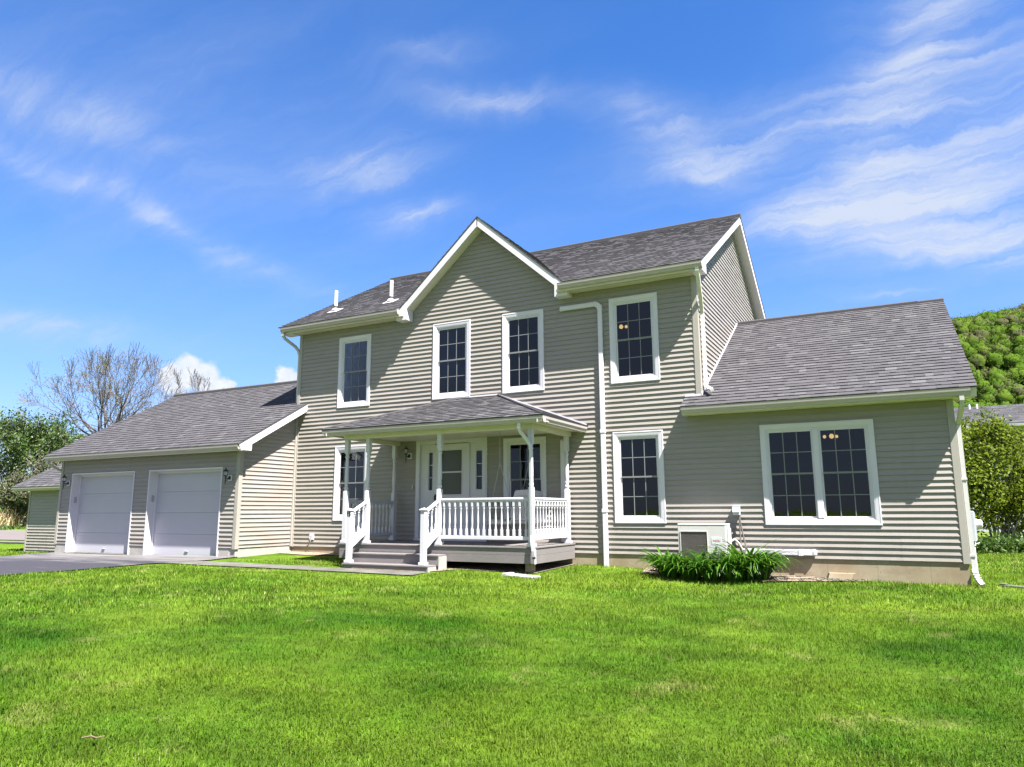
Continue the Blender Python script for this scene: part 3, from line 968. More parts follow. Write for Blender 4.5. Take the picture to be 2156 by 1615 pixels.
mb.tube([(RL - .005, RY, RZ + .005), (RR - .65, RY, RZ + .005)], .075, 6)
mb.tube([(RR - .66, RY, RZ - .005), (RR + .003, RY, RZ - .005)], .07, 6)
mb.build('ridge_cap', 'shingle', main_roof)
# cross gable
cg = math.hypot(1, gs)
hw = 2.225
for sgn in (-1, 1):
    FG = slope_frame((CX + sgn * hw, CY, CZ - gs * hw), (0, 1, 0), (-sgn / cg, 0, gs / cg))
    L = hw * cg
    # valley: at the eave level the gable plane meets the main slope at y = EY
    y_end0 = (CZ - gs * hw - EZ) / SL + EY - CY
    P = [(0, 0), (max(0.02, y_end0), 0), (vy - CY, L), (0, L)]
    r = roof_plane('gable_roof', FG, P, thick=0.0)
    d = MB()
    q = [(0.012, .02), (0.30, .02), (0.30, L - .08), (0.012, L - .08)]
    # rake board: flush front, mitred at the peak
    zc = -0.0165
    b = MB()
    yb0, yb1 = CY + .012, CY + .036
    n = FG.n
    top0, top1 = Vector(FG(0.012, -0.02, zc)), Vector(FG(0.012, L, zc))
    h = 0.20
    b.prism([top0, top1, top1 - Vector((0, 0, h)), top0 - Vector((0, 0, h))], (0, .024, 0))
    b.build('fascia', 'trim', r)
    s_ = MB()
    top0, top1 = Vector(FG(0.036, 0.02, zc - .155)), Vector(FG(0.036, L, zc - .155))
    s_.prism([top0, top1, top1 + Vector((0, 0, .02)), top0 + Vector((0, 0, .02))], (0, .30, 0))
    s_.build('soffit', 'trim_warm', r)
    # boxed return at the foot of the rake
    rb_ = MB()
    xr = CX + sgn * (hw - 0.08)
    x0, x1 = sorted((xr + sgn * .10, xr - sgn * .20))
    zt = CZ - gs * hw
    rb_.prism([(x0, CY + .008, zt - .005 if sgn < 0 else zt + .22), (x1, CY + .008, zt + .22 if sgn < 0 else zt - .005), (x1, CY + .008, zt - .235), (x0, CY + .008, zt - .235)][::1], (0, .262, 0))
    rb_.build('eave_return', 'trim', r)


# --- eaves: level soffit, fascia board and gutter
def gutter(parent, x0, x1, yf, zt, soff_y1, soff_z, wall_y=0.0, fascia_x=None):
    """gutter outline hung on a fascia at y = yf; top lip at zt"""
    g = MB()
    prof = [(yf, zt - .005), (yf, zt - .118), (yf - .072, zt - .118), (yf - .082, zt - .080), (yf - .104, zt - .052), (yf - .110, zt - .006), (yf - .114, zt), (yf - .102, zt),
            (yf - .100, zt - .045), (yf - .078, zt - .075), (yf - .068, zt - .112), (yf - .006, zt - .112), (yf - .006, zt - .005)]
    g.extrude_x(prof, x0, x1)
    for x in (x0, x1 - .004):
        g.extrude_x([(yf - .001, zt - .005), (yf - .001, zt - .117), (yf - .071, zt - .117), (yf - .103, zt - .05), (yf - .109, zt - .004)], x, x + .004)
    go = g.build('gutter', 'gutter_paint', parent)
    s = MB()
    fx0, fx1 = fascia_x or (x0, x1)
    s.box(fx0, fx1, yf + .001, yf + .022, soff_z - .018, zt - .008)
    s.box(fx0 + .002, fx1 - .002, yf + .023, wall_y - .016, soff_z, soff_z + .012)
    so_ = s.build('soffit', 'trim_warm', parent)
    dt = MB()
    dt.box(fx0 + .05, fx1 - .05, yf + .10, yf + .106, soff_z - .0015, soff_z + .001)
    dt.build('soffit_vent', 'black_metal', so_)
    return go


def house_part_gutter(*a, **k):
    return gutter(house, *a, **k)


YF = -0.362
house_part_gutter(RL + .06, CX - 2.09, YF, 4.778, 0, 4.640, fascia_x=(RL + .03, CX - 2.02))
house_part_gutter(CX + 2.09, RR - .01, YF, 4.778, 0, 4.640, fascia_x=(CX + 2.02, RR - .26))
# return box at the right rake foot
def pork_chop(x0, x1, y0, y1, zb, z0, z1):
    b = MB()
    b.prism([(x0, y0, zb), (x0, y1, zb), (x0, y1, z1), (x0, y0, z0)], (x1 - x0, 0, 0))
    return b.build('eave_return', 'trim', house)
pork_chop(XM + .0, RR - .014, YF - .004, -.03, 4.618, 4.74, 4.74 + SL * .33)
pork_chop(RL + .014, XL - .0, YF + .03, -.03, 4.618, 4.74, 4.74 + SL * .30)

# --- wing roof
WEY, WEZ = -0.47, 1.945
WRY = 4.24
WRX = 1.285
WL = (WRY - WEY) * cs
F = slope_frame((0, WEY, WEZ), (1, 0, 0), vd)
polyw = [(XM - .30, 0), (WRX, 0), (WRX, WL), (XM + .02, WL), (XM + .02, .44 * cs), (XM - .30, .44 * cs)]
wr = roof_plane('roof', F, polyw, thick=0.165, calm=.85)
FB2 = slope_frame((0, 2 * WRY - WEY, WEZ), (1, 0, 0), (0, -1 / cs, SL / cs))
mb = MB()
mb.prism([FB2(u, v, .012) for u, v in ((XM, 0), (WRX, 0), (WRX, WL), (XM, WL))], tuple(FB2.n * -.028))
mb.build('roof', 'shingle', house)
mb = MB()
wz = WEZ + SL * (WRY - WEY)
mb.tube([(XM + .03, WRY, wz + .005), (WRX - .5, WRY, wz + .005)], .07, 6)
mb.tube([(WRX - .51, WRY, wz - .006), (WRX + .003, WRY, wz - .006)], .066, 6)
mb.build('ridge_cap', 'shingle', wr)
house_part_gutter(XM - .29, WRX - .10, YF, 1.940, 0, 1.820, fascia_x=(XM - .27, WRX - .02))
pork_chop(XM - .295, XM - .272, YF - .004, -.02, 1.80, 1.90, 1.97)
# flashing where the wing roof climbs the gable wall
mb = MB()
p0, p1 = Vector((XM + .022, -.02, WEZ + SL * .45 + .015)), Vector((XM + .022, WRY, wz + .015))
mb.prism([p0, p1, p1 + Vector((0, 0, .05)), p0 + Vector((0, 0, .05))], (.012, 0, 0))
mb.box(XM - .31, XM - .0, -.026, -.012, WEZ + SL * .44 + .012, WEZ + SL * .44 + .05)
mb.build('flashing', 'trim', wr)

# --- garage roof
GEY, GEZ, GRY = -2.19, 1.565, 1.80
GRL, GRR = -20.87, -13.30
GL = (GRY - GEY) * cs
F = slope_frame((0, GEY, GEZ), (1, 0, 0), vd)
yb = .03
polyg = [(GRL, 0), (GRR, 0), (GRR, (yb - GEY - .06) * cs), (XL - .03, (yb - GEY - .06) * cs), (XL - .03, GL), (GRL, GL)]
gr_ = roof_plane('roof', F, polyg, thick=0.165, bias=0.04, calm=.75)
FB3 = slope_frame((0, 2 * GRY - GEY, GEZ), (1, 0, 0), (0, -1 / cs, SL / cs))
mb = MB()
mb.prism([FB3(u, v, .012) for u, v in ((GRL, 0), (XL, 0), (XL, GL), (GRL, GL))], tuple(FB3.n * -.028))
mb.build('roof', 'shingle', house)
mb = MB()
mb.tube([(GRL - .003, GRY, GEZ + SL * (GRY - GEY) + .003), (XL - .04, GRY, GEZ + SL * (GRY - GEY) + .003)], .07, 6)
mb.build('ridge_cap', 'shingle', gr_)
house_part_gutter(GRL + .03, GRR - .03, GY - .30, 1.562, 0, 1.475, wall_y=GY, fascia_x=(GRL + .02, GRR - .36))
pork_chop(GX1 + .02, GRR - .014, GY - .304, GY + .02, 1.44, 1.52, 1.52 + SL * .32)

# --- roof of the low addition
AEY, AEZ, ARY = 0.76, 0.925, 3.25
F = slope_frame((0, AEY, AEZ), (1, 0, 0), vd)
AL = (ARY - AEY) * cs
roof_plane('roof', F, [(-27.86, 0), (GX0 + .07, 0), (GX0 + .07, AL), (-27.86, AL)], thick=0.12, bias=0.12)
house_part_gutter(-27.84, GX0 - .02, AEY + .10, 0.917, 0, .81, wall_y=SY)
FB4 = slope_frame((0, 2 * ARY - AEY, AEZ), (1, 0, 0), (0, -1 / cs, SL / cs))
mb = MB()
mb.prism([FB4(u, v, .012) for u, v in ((-27.86, 0), (GX0, 0), (GX0, AL), (-27.86, AL))], tuple(FB4.n * -.028))
mb.build('roof', 'shingle', house)

# --- vent pipes
for x in (-12.95, -11.105):
    z = EZ + SL * (0.5 - EY)
    mb = MB()
    mb.lathe([(.046, -.1), (.046, .575), (.036, .575), (.036, .5)], (x, .5, z), 14)
    vp = mb.build('vent_pipe', 'pvc', mr2 if x > CX else main_roof, True)
    b = MB()
    b.lathe([(.075, 0), (.062, .10), (.050, .14), (.047, .15)], (x, .5, z), 14)
    b.build('pipe_boot', 'rubber', main_roof, True)
    b = MB()
    for q in ([(x - .16, .33), (x + .16, .33), (x + .16, .62), (x - .16, .62)],):
        b.prism([(px, py, EZ + SL * (py - EY) + .024) for px, py in q], (0, -.004, .008))
    b.lathe([(.105, .02), (.085, .06), (.07, .085)], (x, .49, z - .01), 14)
    b.build('pipe_flashing', 'trim', main_roof, True)


# ------------------------------------------------------------------ windows
def frame_rings(mb, x0, x1, z0, z1, rings, y=0.0):
    """mitred picture frame: rings of (inset, proud)"""
    R_ = []
    for ins, pr in rings:
        R_.append([(x0 + ins, y - pr, z0 + ins), (x1 - ins, y - pr, z0 + ins), (x1 - ins, y - pr, z1 - ins), (x0 + ins, y - pr, z1 - ins)])
    for a, b in zip(R_[:-1], R_[1:]):
        for k in range(4):
            mb.face([a[k], a[(k + 1) % 4], b[(k + 1) % 4], b[k]])


CASING = [(0, -.002), (0, .030), (.004, .034), (.018, .036), (.022, .032), (.078, .026), (.084, .022), (.090, .024), (.096, .020), (.100, .008), (.122, .008), (.124, .004), (.124, -.055)]


def sash_unit(win, x0, x1, z0, z1, y):
    """double-hung unit in the opening x0..x1, z0..z1"""
    mid = (z0 + z1) / 2
    for (a, b, yy) in ((mid - .012, z1, y), (z0, mid + .014, y + .022)):
        s = MB()
        w = .030
        s.box(x0, x0 + w, yy, yy + .02, a, b)
        s.box(x1 - w, x1, yy, yy + .02, a, b)
        s.box(x0 + w, x1 - w, yy + .001, yy + .019, a, a + w)
        s.box(x0 + w, x1 - w, yy + .001, yy + .019, b - w, b)
        so_ = s.build('sash', 'trim', win)
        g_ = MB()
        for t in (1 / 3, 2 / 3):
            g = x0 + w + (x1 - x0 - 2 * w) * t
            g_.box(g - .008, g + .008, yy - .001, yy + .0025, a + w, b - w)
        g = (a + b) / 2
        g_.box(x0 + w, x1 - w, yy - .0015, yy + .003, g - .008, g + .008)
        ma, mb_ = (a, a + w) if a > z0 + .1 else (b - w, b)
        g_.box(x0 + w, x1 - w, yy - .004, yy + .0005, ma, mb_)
        g_.build('muntin', 'sash_dimmed', win)
        p = MB()
        p.box(x0 + w - .004, x1 - w + .004, yy + .005, yy + .0065, a + w - .004, b - w + .004)
        p.build('pane', 'window_glass', win)


def make_window(w):
    x0, x1, z0, z1 = w
    mb = MB()
    dbl = (x1 - x0) > 1.5
    frame_rings(mb, x0, x1, z0, z1, CASING)
    ins = .124
    if dbl:
        xm = (x0 + x1) / 2
        mb.bbox(xm - .052, xm + .052, -.020, .05, z0 + ins - .002, z1 - ins + .002, .006)
    win = mb.build('window', 'trim', house)
    if dbl:
        sash_unit(win, x0 + ins, xm - .053, z0 + ins, z1 - ins, .010)
        sash_unit(win, xm + .053, x1 - ins, z0 + ins, z1 - ins, .010)
    else:
        sash_unit(win, x0 + ins, x1 - ins, z0 + ins, z1 - ins, .010)
    return win


for w in WIN:
    make_window(w)

# rooms behind the glass
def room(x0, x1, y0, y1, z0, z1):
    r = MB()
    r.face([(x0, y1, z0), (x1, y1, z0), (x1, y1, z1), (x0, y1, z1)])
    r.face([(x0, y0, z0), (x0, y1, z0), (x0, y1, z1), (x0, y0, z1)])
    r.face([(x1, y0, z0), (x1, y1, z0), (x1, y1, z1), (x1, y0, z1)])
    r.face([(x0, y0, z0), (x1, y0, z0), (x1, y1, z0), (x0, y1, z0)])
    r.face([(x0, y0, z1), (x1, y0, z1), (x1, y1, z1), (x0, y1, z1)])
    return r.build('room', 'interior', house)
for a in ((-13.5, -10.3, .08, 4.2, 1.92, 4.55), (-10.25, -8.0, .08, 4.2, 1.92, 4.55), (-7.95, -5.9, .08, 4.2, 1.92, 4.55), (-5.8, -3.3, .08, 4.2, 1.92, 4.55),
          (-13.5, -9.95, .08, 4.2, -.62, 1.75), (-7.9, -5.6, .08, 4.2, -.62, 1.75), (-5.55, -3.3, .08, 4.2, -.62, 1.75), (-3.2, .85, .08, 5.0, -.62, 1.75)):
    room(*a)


def curtain(x0, x1, z0, z1, label):
    c = MB()
    n = 60
    P = []
    for k in range(n + 1):
        x = x0 + (x1 - x0) * k / n
        P.append((x, .16 + .018 * math.sin(k * 1.35) + .006 * math.sin(k * .7)))
    for (xa, ya), (xb, yb_) in zip(P[:-1], P[1:]):
        c.face([(xa, ya, z0), (xb, yb_, z0), (xb, yb_, z1), (xa, ya, z1)])
    for (xa, ya), (xb, yb_) in zip(P[:-1], P[1:]):
        c.face([(xa, ya + .004, z0), (xb, yb_ + .004, z0), (xb, yb_ + .004, z1), (xa, ya + .004, z1)])
    o = c.build('curtain', 'curtain')
    tag(o, label, 'curtain', 'dark curtains inside the upper windows')
curtain(-12.20, -11.40, 3.30, 4.32, 'dark blue curtain behind the leftmost upper window, over the end of the porch roof')
curtain(-9.33, -8.52, 2.95, 4.32, 'dark blue pleated curtain behind the upper window under the left side of the front gable')


def ceiling_lamp(loc, bulbs, label):
    e = empty('ceiling_lamp', loc)
    tag(e, label, 'lamp')
    x, y, z = loc
    b = MB()
    b.lathe([(.06, 0), (.06, -.02), (.01, -.03), (.008, -.30)], (x, y, z), 10)
    for bx, by, bz, br in bulbs:
        b.tube([(x, y, z - .28), ((x + bx) / 2, (y + by) / 2, z - .24), (bx, by, bz + br)], .008, 6)
    b.build('lamp_arm', 'black_metal', e)
    for bx, by, bz, br in bulbs:
        s = MB()
        s.lathe([(.02, br), (br * .7, br * .75), (br, .1 * br), (br * .85, -.5 * br), (br * .4, -.9 * br)], (bx, by, bz), 12)
        s.build('lamp_shade', 'lit_bulb', e, True)
ceiling_lamp((-5.14, 1.3, 4.50), [(-5.215, 1.3, 4.125, .048), (-5.08, 1.25, 4.10, .034)], 'lit ceiling lamp with round glowing bulbs seen through the rightmost upper window')
ceiling_lamp((-1.06, 1.3, 1.74), [(-1.15, 1.3, 1.415, .032), (-1.02, 1.25, 1.415, .046), (-0.94, 1.4, 1.42, .030)], 'lit ceiling lamp with warm shades seen through the wide double window')

# ------------------------------------------------------------------ garage doors
for k, (a, b) in enumerate(GD):
    fr = MB()
    zt, zb, yd = GDT, -1.035, GY + .20
    for x0, x1 in ((a, a + .03), (b - .03, b)):
        fr.box(x0, x1, GY - .022, yd + .05, zb, zt)
    fr.box(a + .03, b - .03, GY - .0215, yd + .05, zt - .03, zt)
    fr.box(a + .03, a + .075, yd - .02, yd + .04, zb, zt - .03)
    fr.box(b - .075, b - .03, yd - .02, yd + .04, zb, zt - .03)
    fr.box(a + .075, b - .075, yd - .02, yd + .04, zt - .085, zt - .03)
    gd = fr.build('garage_door', 'trim', house)
    z0, z1 = zb + .005, zt - .03
    hgt = (z1 - z0) / 4
    for j in range(4):
        p = MB()
        za, zc = z0 + j * hgt, z0 + (j + 1) * hgt
        p.bbox(a + .034, b - .034, yd + .002, yd + .045, za + .0012, zc - .0012, .004)
        for q in (.07,):
            p.bbox(a + .034, b - .034, yd - .0005, yd + .003, zc - .03 - q, zc - .012 - q, .001)
        p.build('door_panel', 'garage_panel', gd)
    h = MB()
    h.bbox((a + b) / 2 - .06, (a + b) / 2 + .06, yd - .022, yd, zb + .10, zb + .125, .005)
    h.build('handle', 'grey_plastic', gd)
    kp = MB()
    kp.bbox(a + .0301, a + .048, yd - .125, yd - .055, .29, .45, .006)
    kp.build('keypad', 'grey_plastic', gd)
    th = MB()
    th.box(a - .01, b + .01, GY - .03, yd + .2, -1.20, -1.030)
    th.build('threshold', 'pavement', gd)

# ------------------------------------------------------------------ front door
ed = MB()
x0, x1, z0, z1 = DOOR
# casing on three sides
for (a, b, c, d_) in ((x0, x0 + .11, z0 + .02, z1), (x1 - .11, x1, z0 + .02, z1)):
    ed.bbox(a, b, -.036, .10, c, d_, .006)
ed.bbox(x0 + .11, x1 - .11, -.036, .10, z1 - .11, z1, .006)
ed.bbox(x0 + .03, x0 + .105, -.044, -.034, z0 + .03, z1 - .03, .004)
ed.bbox(x1 - .105, x1 - .03, -.044, -.034, z0 + .03, z1 - .03, .004)
ed.bbox(x0 + .106, x1 - .106, -.044, -.034, z1 - .09, z1 - .03, .004)
SD = (-9.362, -8.462)
zl0, zl1 = .497, 1.352
# solid surround of the sidelights
for (a, b, ga, gb) in ((x0 + .11, SD[0] - .02, -9.525, -9.394), (SD[1] + .02, x1 - .11, -8.258, -8.105)):
    ed.box(a, ga, .02, .09, z0 + .04, z1 - .11)
    ed.box(gb, b, .02, .09, z0 + .04, z1 - .11)
    ed.box(ga, gb, .021, .089, z0 + .04, zl0)
    ed.box(ga, gb, .021, .089, zl1, z1 - .11)
    frame_rings(ed, ga - .02, gb + .02, zl0 - .02, zl1 + .02, [(0, -.021), (0, -.010), (.012, -.008), (.02, -.012), (.02, -.03)])
ed.bbox(SD[0] - .045, SD[0], -.012, .10, z0 + .04, z1 - .11, .005)
ed.bbox(SD[1], SD[1] + .045, -.012, .10, z0 + .04, z1 - .11, .005)
ed.box(x0, x1, -.06, .12, z0 - .03, z0 + .02)
entry = ed.build('entry_door', 'trim', house)
for (ga, gb) in ((-9.525, -9.394), (-8.258, -8.105)):
    s = MB()
    for t in (1 / 3, 2 / 3):
        zz = zl0 + (zl1 - zl0) * t
        s.box(ga, gb, .030, .045, zz - .009, zz + .009)
    s.box(ga, ga + .008, .0305, .0445, zl0, zl1)
    s.box(gb - .008, gb, .0305, .0445, zl0, zl1)
    sdl = s.build('sidelight', 'trim', entry)
    p = MB(); p.box(ga, gb, .05, .053, zl0, zl1); p.build('pane', 'window_glass', entry)
    bk = MB(); bk.face([(ga - .03, .35, zl0 - .1), (gb + .03, .35, zl0 - .1), (gb + .03, .35, zl1 + .1), (ga - .03, .35, zl1 + .1)])
    bk.build('hall_wall', 'interior', entry)
sd_ = MB()
a, b = SD
ga, gb, gz0, gz1, gm = -9.20, -8.625, .395, 1.389, .895
sd_.box(a, ga, -.005, .03, z0 + .03, z1 - .125)
sd_.box(gb, b, -.005, .03, z0 + .03, z1 - .125)
sd_.box(ga, gb, -.004, .029, z0 + .03, gz0)
sd_.box(ga, gb, -.004, .029, gz1, z1 - .125)
sd_.box(ga, gb, -.003, .028, gm - .016, gm + .016)
frame_rings(sd_, ga - .03, gb + .03, gz0 - .03, gz1 + .03, [(0, .005), (0, .012), (.02, .012), (.03, .006), (.03, -.01)])
sd_.bbox(a + .16, b - .16, -.012, -.003, z0 + .16, gz0 - .14, .006)
sdo = sd_.build('storm_door', 'trim', entry)
p = MB(); p.box(ga, gb, .010, .013, gz0, gm - .016); p.box(ga, gb, .006, .009, gm + .016, gz1); p.build('storm_glass', 'storm_glass', entry)
p = MB(); p.box(a + .01, b - .01, .06, .10, z0 + .03, z1 - .12)
p.build('inner_door', 'trim_warm', entry)
p = MB(); p.bbox(a + .035, a + .065, -.03, -.005, .24, .40, .004); p.tube([(a + .05, -.03, .37), (a + .05, -.06, .36), (a + .05, -.06, .28), (a + .05, -.03, .27)], .009, 6)
p.build('handle', 'black_metal', entry)

# ------------------------------------------------------------------ porch
DT = -0.632         # deck top
DX0, DX1, DY = -10.46, -5.89, -1.885
mb = MB()
nb = 13
for k in range(nb):
    ya, yb_ = DY - .02 + k * (abs(DY) + .02 - .02) / nb, DY - .02 + (k + 1) * (abs(DY) + .02 - .02) / nb - .005
    mb.bbox(DX0 - .015, DX1 + .015, ya, yb_, DT - .026, DT, .003)
dk = mb.build('porch_deck', 'decking', house)
mb = MB()
for za, zc in ((-.932, -.786), (-.783, -.660)):
    mb.bbox(DX0, DX1 - .02, DY, DY + .03, za, zc, .003)
    mb.bbox(DX1 - .03, DX1, DY + .031, -.03, za, zc, .003)
    mb.bbox(DX0, DX0 + .03, DY + .031, -.03, za, zc, .003)
sk = mb.build('deck_skirt', 'decking', house)
mb = MB()
mb.bbox(DX1 - .019, DX1 + .006, DY - .006, DY + .030, -.936, -.659, .003)
mb.build('skirt_corner', 'trim', sk)
mb = MB()
for x in (-10.3, -8.2, -6.1):
    mb.box(x - .07, x + .07, DY + .16, DY + .30, -1.4, -.66)
for x in np.arange(-10.2, -5.95, .4):
    mb.box(x - .02, x + .02, DY + .04, -.05, -.80, -.661)
mb.build('deck_post', 'wood_scrap', dk)

# steps
SXa, SXb = -9.86, -7.79
st = MB()
T1, T2 = -.800, -.985
st.bbox(SXa, SXb, -2.185, -1.905, T1 - .028, T1, .004)
st.box(SXa + .01, SXb - .01, -2.165, -1.91, -1.0, T1 - .029)
st.bbox(SXa - .02, SXb - .05, -2.475, -2.170, T2 - .028, T2, .004)
st.box(SXa - .01, SXb - .06, -2.455, -2.170, -1.25, T2 - .029)
stp = st.build('porch_steps', 'decking', house)
st = MB()
st.box(SXb - .008, SXb + .012, -2.17, -1.90, -1.08, T1 - .03)
st.box(SXb - .06, SXb - .04, -2.45, -2.18, -1.25, T2 - .03)
st.build('step_side', 'pale_concrete', stp)

POSTW = .048
BEAM = 1.545


def turned(mb, x, y, z0, za, zb, z1, w=POSTW):
    mb.bbox(x - w, x + w, y - w, y + w, z0, za, .006)
    mb.bbox(x - w - .022, x + w + .022, y - w - .022, y + w + .022, z0, z0 + .06, .008)
    h = zb - za
    prof = [(w * 1.0, 0), (w * .72, .012), (w * .72, .025), (w * .98, .045), (w * 1.0, .06), (w * .92, .075), (w * .66, .088), (w * .66, .10), (w * .84, .125), (w * .62, .155), (w * .86, .20),
            (w * .90, .30), (w * .80, h * .62), (w * .70, h - .16), (w * .66, h - .11), (w * .92, h - .09), (w * .92, h - .07), (w * .66, h - .055), (w * .70, h - .03), (w * .98, h - .01), (w * 1.0, h)]
    mb.lathe(prof, (x, y, za), 16)
    mb.bbox(x - w, x + w, y - w, y + w, zb, z1, .006)


PY = -1.83
PX = dict(P1=-10.375, P2=-9.80, P4=-8.005, P5=-5.985)
for x, y in ((PX['P1'], PY), (PX['P2'], PY), (PX['P4'], PY), (PX['P5'], PY), (PX['P5'], -.16), (PX['P1'], -.16)):
    mb = MB()
    turned(mb, x, y, DT, .45, 1.25, BEAM)
    mb.build('porch_post', 'post_paint', house, True)


def baluster(x, y, z0, z1, w=.021):
    b = MB()
    L = z1 - z0
    b.bbox(x - w, x + w, y - w, y + w, z0, z0 + L * .20, .003)
    h = L * .66
    b.lathe([(w, 0), (w * .62, .012), (w * .95, .03), (w * .55, .05), (w * .80, .09), (w * .95, h * .35), (w * .72, h * .62), (w * .52, h - .05), (w * .95, h - .03), (w * .6, h - .012), (w, h)], (x, y, z0 + L * .20), 8)
    b.bbox(x - w, x + w, y - w, y + w, z0 + L * .86, z1, .003)
    return b


RT, RB = .265, -.515


def railing(p0, p1, n):
    (xa, ya), (xb, yb_) = p0, p1
    r = MB()
    if abs(xb - xa) > abs(yb_ - ya):
        r.bbox(xa, xb, ya - .034, ya + .034, RT - .045, RT, .010)
        r.bbox(xa, xb, ya - .022, ya + .022, RT - .075, RT - .046, .004)
        r.bbox(xa, xb, ya - .022, ya + .022, RB, RB + .068, .006)
    else:
        r.bbox(xa - .034, xa + .034, min(ya, yb_), max(ya, yb_), RT - .045, RT, .010)
        r.bbox(xa - .022, xa + .022, min(ya, yb_), max(ya, yb_), RT - .075, RT - .046, .004)
        r.bbox(xa - .022, xa + .022, min(ya, yb_), max(ya, yb_), RB, RB + .068, .006)
    ro = r.build('railing', 'post_paint', house)
    for k in range(n):
        t = (k + .5) / n
        baluster(xa + (xb - xa) * t, ya + (yb_ - ya) * t, RB + .069, RT - .076).build('baluster', 'post_paint', ro, True)


railing((PX['P4'] + POSTW, PY), (PX['P5'] - POSTW, PY), 15)
railing((PX['P5'], PY + POSTW), (PX['P5'], -.16 - POSTW), 12)
railing((PX['P1'], PY + POSTW), (PX['P1'], -.16 - POSTW), 12)

# stair railings and their bottom posts
NY = -2.36
for x, num in ((PX['P2'], True), (PX['P4'] + .0, False)):
    n_ = MB()
    w = .050
    n_.bbox(x - w, x + w, NY - w, NY + w, T2, .035, .006)
    n_.bbox(x - w - .022, x + w + .022, NY - w - .022, NY + w + .022, T2, T2 + .055, .008)
    n_.bbox(x - w - .020, x + w + .020, NY - w - .020, NY + w + .020, .035, .052, .006)
    n_.prism([(x - w - .012, NY - w - .012, .052), (x + w + .012, NY - w - .012, .052), (x + w + .012, NY + w + .012, .052), (x - w - .012, NY + w + .012, .052)], (0, 0, .006))
    i = len(n_.v)
    for q in ((-1, -1), (1, -1), (1, 1), (-1, 1)):
        n_.v.append((x + q[0] * (w + .008), NY + q[1] * (w + .008), .058))
    n_.v.append((x, NY, .088))
    for k in range(4):
        n_.f.append((i + k, i + (k + 1) % 4, i + 4)); n_.t.append(.4)
    nw = n_.build('newel_post', 'post_paint', house)
    ya, yb_ = NY + w, PY - POSTW
    za, zb = .010, .215
    r = MB()
    for (dz, hh, ww) in ((0, .045, .032), (-.53, .075, .022)):
        z_a, z_b = za + dz, zb + dz
        r.prism([(x - ww, ya, z_a - hh / 2), (x + ww, ya, z_a - hh / 2), (x + ww, ya, z_a + hh / 2), (x - ww, ya, z_a + hh / 2)], (0, yb_ - ya, z_b - z_a))
    ro = r.build('stair_railing', 'post_paint', house)
    # lower stringer board under the rail
    s = MB()
    s.prism([(x - .018, ya, za - .565), (x - .018, yb_, zb - .565), (x - .018, yb_, zb - .66), (x - .018, ya, za - .72)], (.036, 0, 0))
    s.build('stair_board', 'post_paint', ro)
    for k in range(3):
        t = (k + .6) / 3.2
        yy = ya + (yb_ - ya) * t
        zc = za + (zb - za) * t
        baluster(x, yy, zc - .50, zc - .015, .020).build('baluster', 'post_paint', ro, True)
    if num:
        cu = bpy.data.curves.new('house_number', 'FONT')
        cu.body = '15'
        cu.size = .118
        cu.offset = .006
        cu.extrude = .002
        cu.align_x = 'CENTER'
        to = bpy.data.objects.new('tmp_text', cu)
        COL.objects.link(to)
        to.location = (x, NY - w - .0025, -.068)
        to.rotation_euler = (R(90), 0, 0)
        bpy.context.view_layer.update()
        me = bpy.data.meshes.new_from_object(to)
        me.transform(to.matrix_world)
        bpy.data.objects.remove(to)
        me.materials.clear(); me.materials.append(M['black_ink'])
        me.name = 'house_number'
        link('house_number', me, nw)

# beams and ceiling
mb = MB()
bw = .06
mb.bbox(PX['P1'] - bw, PX['P5'] + bw, PY - bw, PY + bw, BEAM, 1.64, .004)
mb.bbox(PX['P5'] - bw, PX['P5'] + bw, PY + bw + .001, -.02, BEAM, 1.64, .004)
mb.bbox(PX['P1'] - bw, PX['P1'] + bw, PY + bw + .001, -.02, BEAM, 1.64, .004)
mb.build('porch_beam', 'trim_warm', house)
PEX0, PEX1, PEY, PEZ = -10.80, -5.555, -2.20, 1.738
mb = MB()
mb.box(PEX0 + .14, PEX1 - .14, PEY + .14, -.016, 1.641, 1.655)
mb.build('porch_ceiling', 'trim_warm', house)
# hip roof
RXa, RXb, PRZ = -8.79, -7.69, 2.545
sl_f = (PRZ - PEZ) / abs(PEY)
cf = math.sqrt(1 + sl_f ** 2)
F = slope_frame((0, PEY, PEZ), (1, 0, 0), (0, 1 / cf, sl_f / cf))
Lf = abs(PEY) * cf
prf = roof_plane('porch_roof', F, [(PEX0, 0), (PEX1, 0), (RXb, Lf), (RXa, Lf)], thick=0.05, tmin=.08, tmax=.25, bias=.03)
run = PEX1 - RXb
sl_r = (PRZ - PEZ) / run
cr_ = math.sqrt(1 + sl_r ** 2)
F = slope_frame((PEX1, PEY, PEZ), (0, 1, 0), (-1 / cr_, 0, sl_r / cr_))
roof_plane('porch_roof', F, [(0, 0), (abs(PEY) - .014, 0), (abs(PEY) - .014, run * cr_)], thick=0.05, tmin=.08, tmax=.25)
run2 = RXa - PEX0
sl_l = (PRZ - PEZ) / run2
cl_ = math.sqrt(1 + sl_l ** 2)
F = slope_frame((PEX0, PEY, PEZ), (0, 1, 0), (1 / cl_, 0, sl_l / cl_))
roof_plane('porch_roof', F, [(0, 0), (abs(PEY) - .014, 0), (abs(PEY) - .014, run2 * cl_)], thick=0.05, tmin=.08, tmax=.25)
mb = MB()
mb.tube([(PEX1 - .02, PEY + .02, PEZ + .016), (RXb, -.02, PRZ + .016)], .035, 6, sy=.5)
mb.tube([(PEX0 + .02, PEY + .02, PEZ + .016), (RXa, -.02, PRZ + .016)], .035, 6, sy=.5)
mb.build('ridge_cap', 'shingle', prf)
mb = MB()
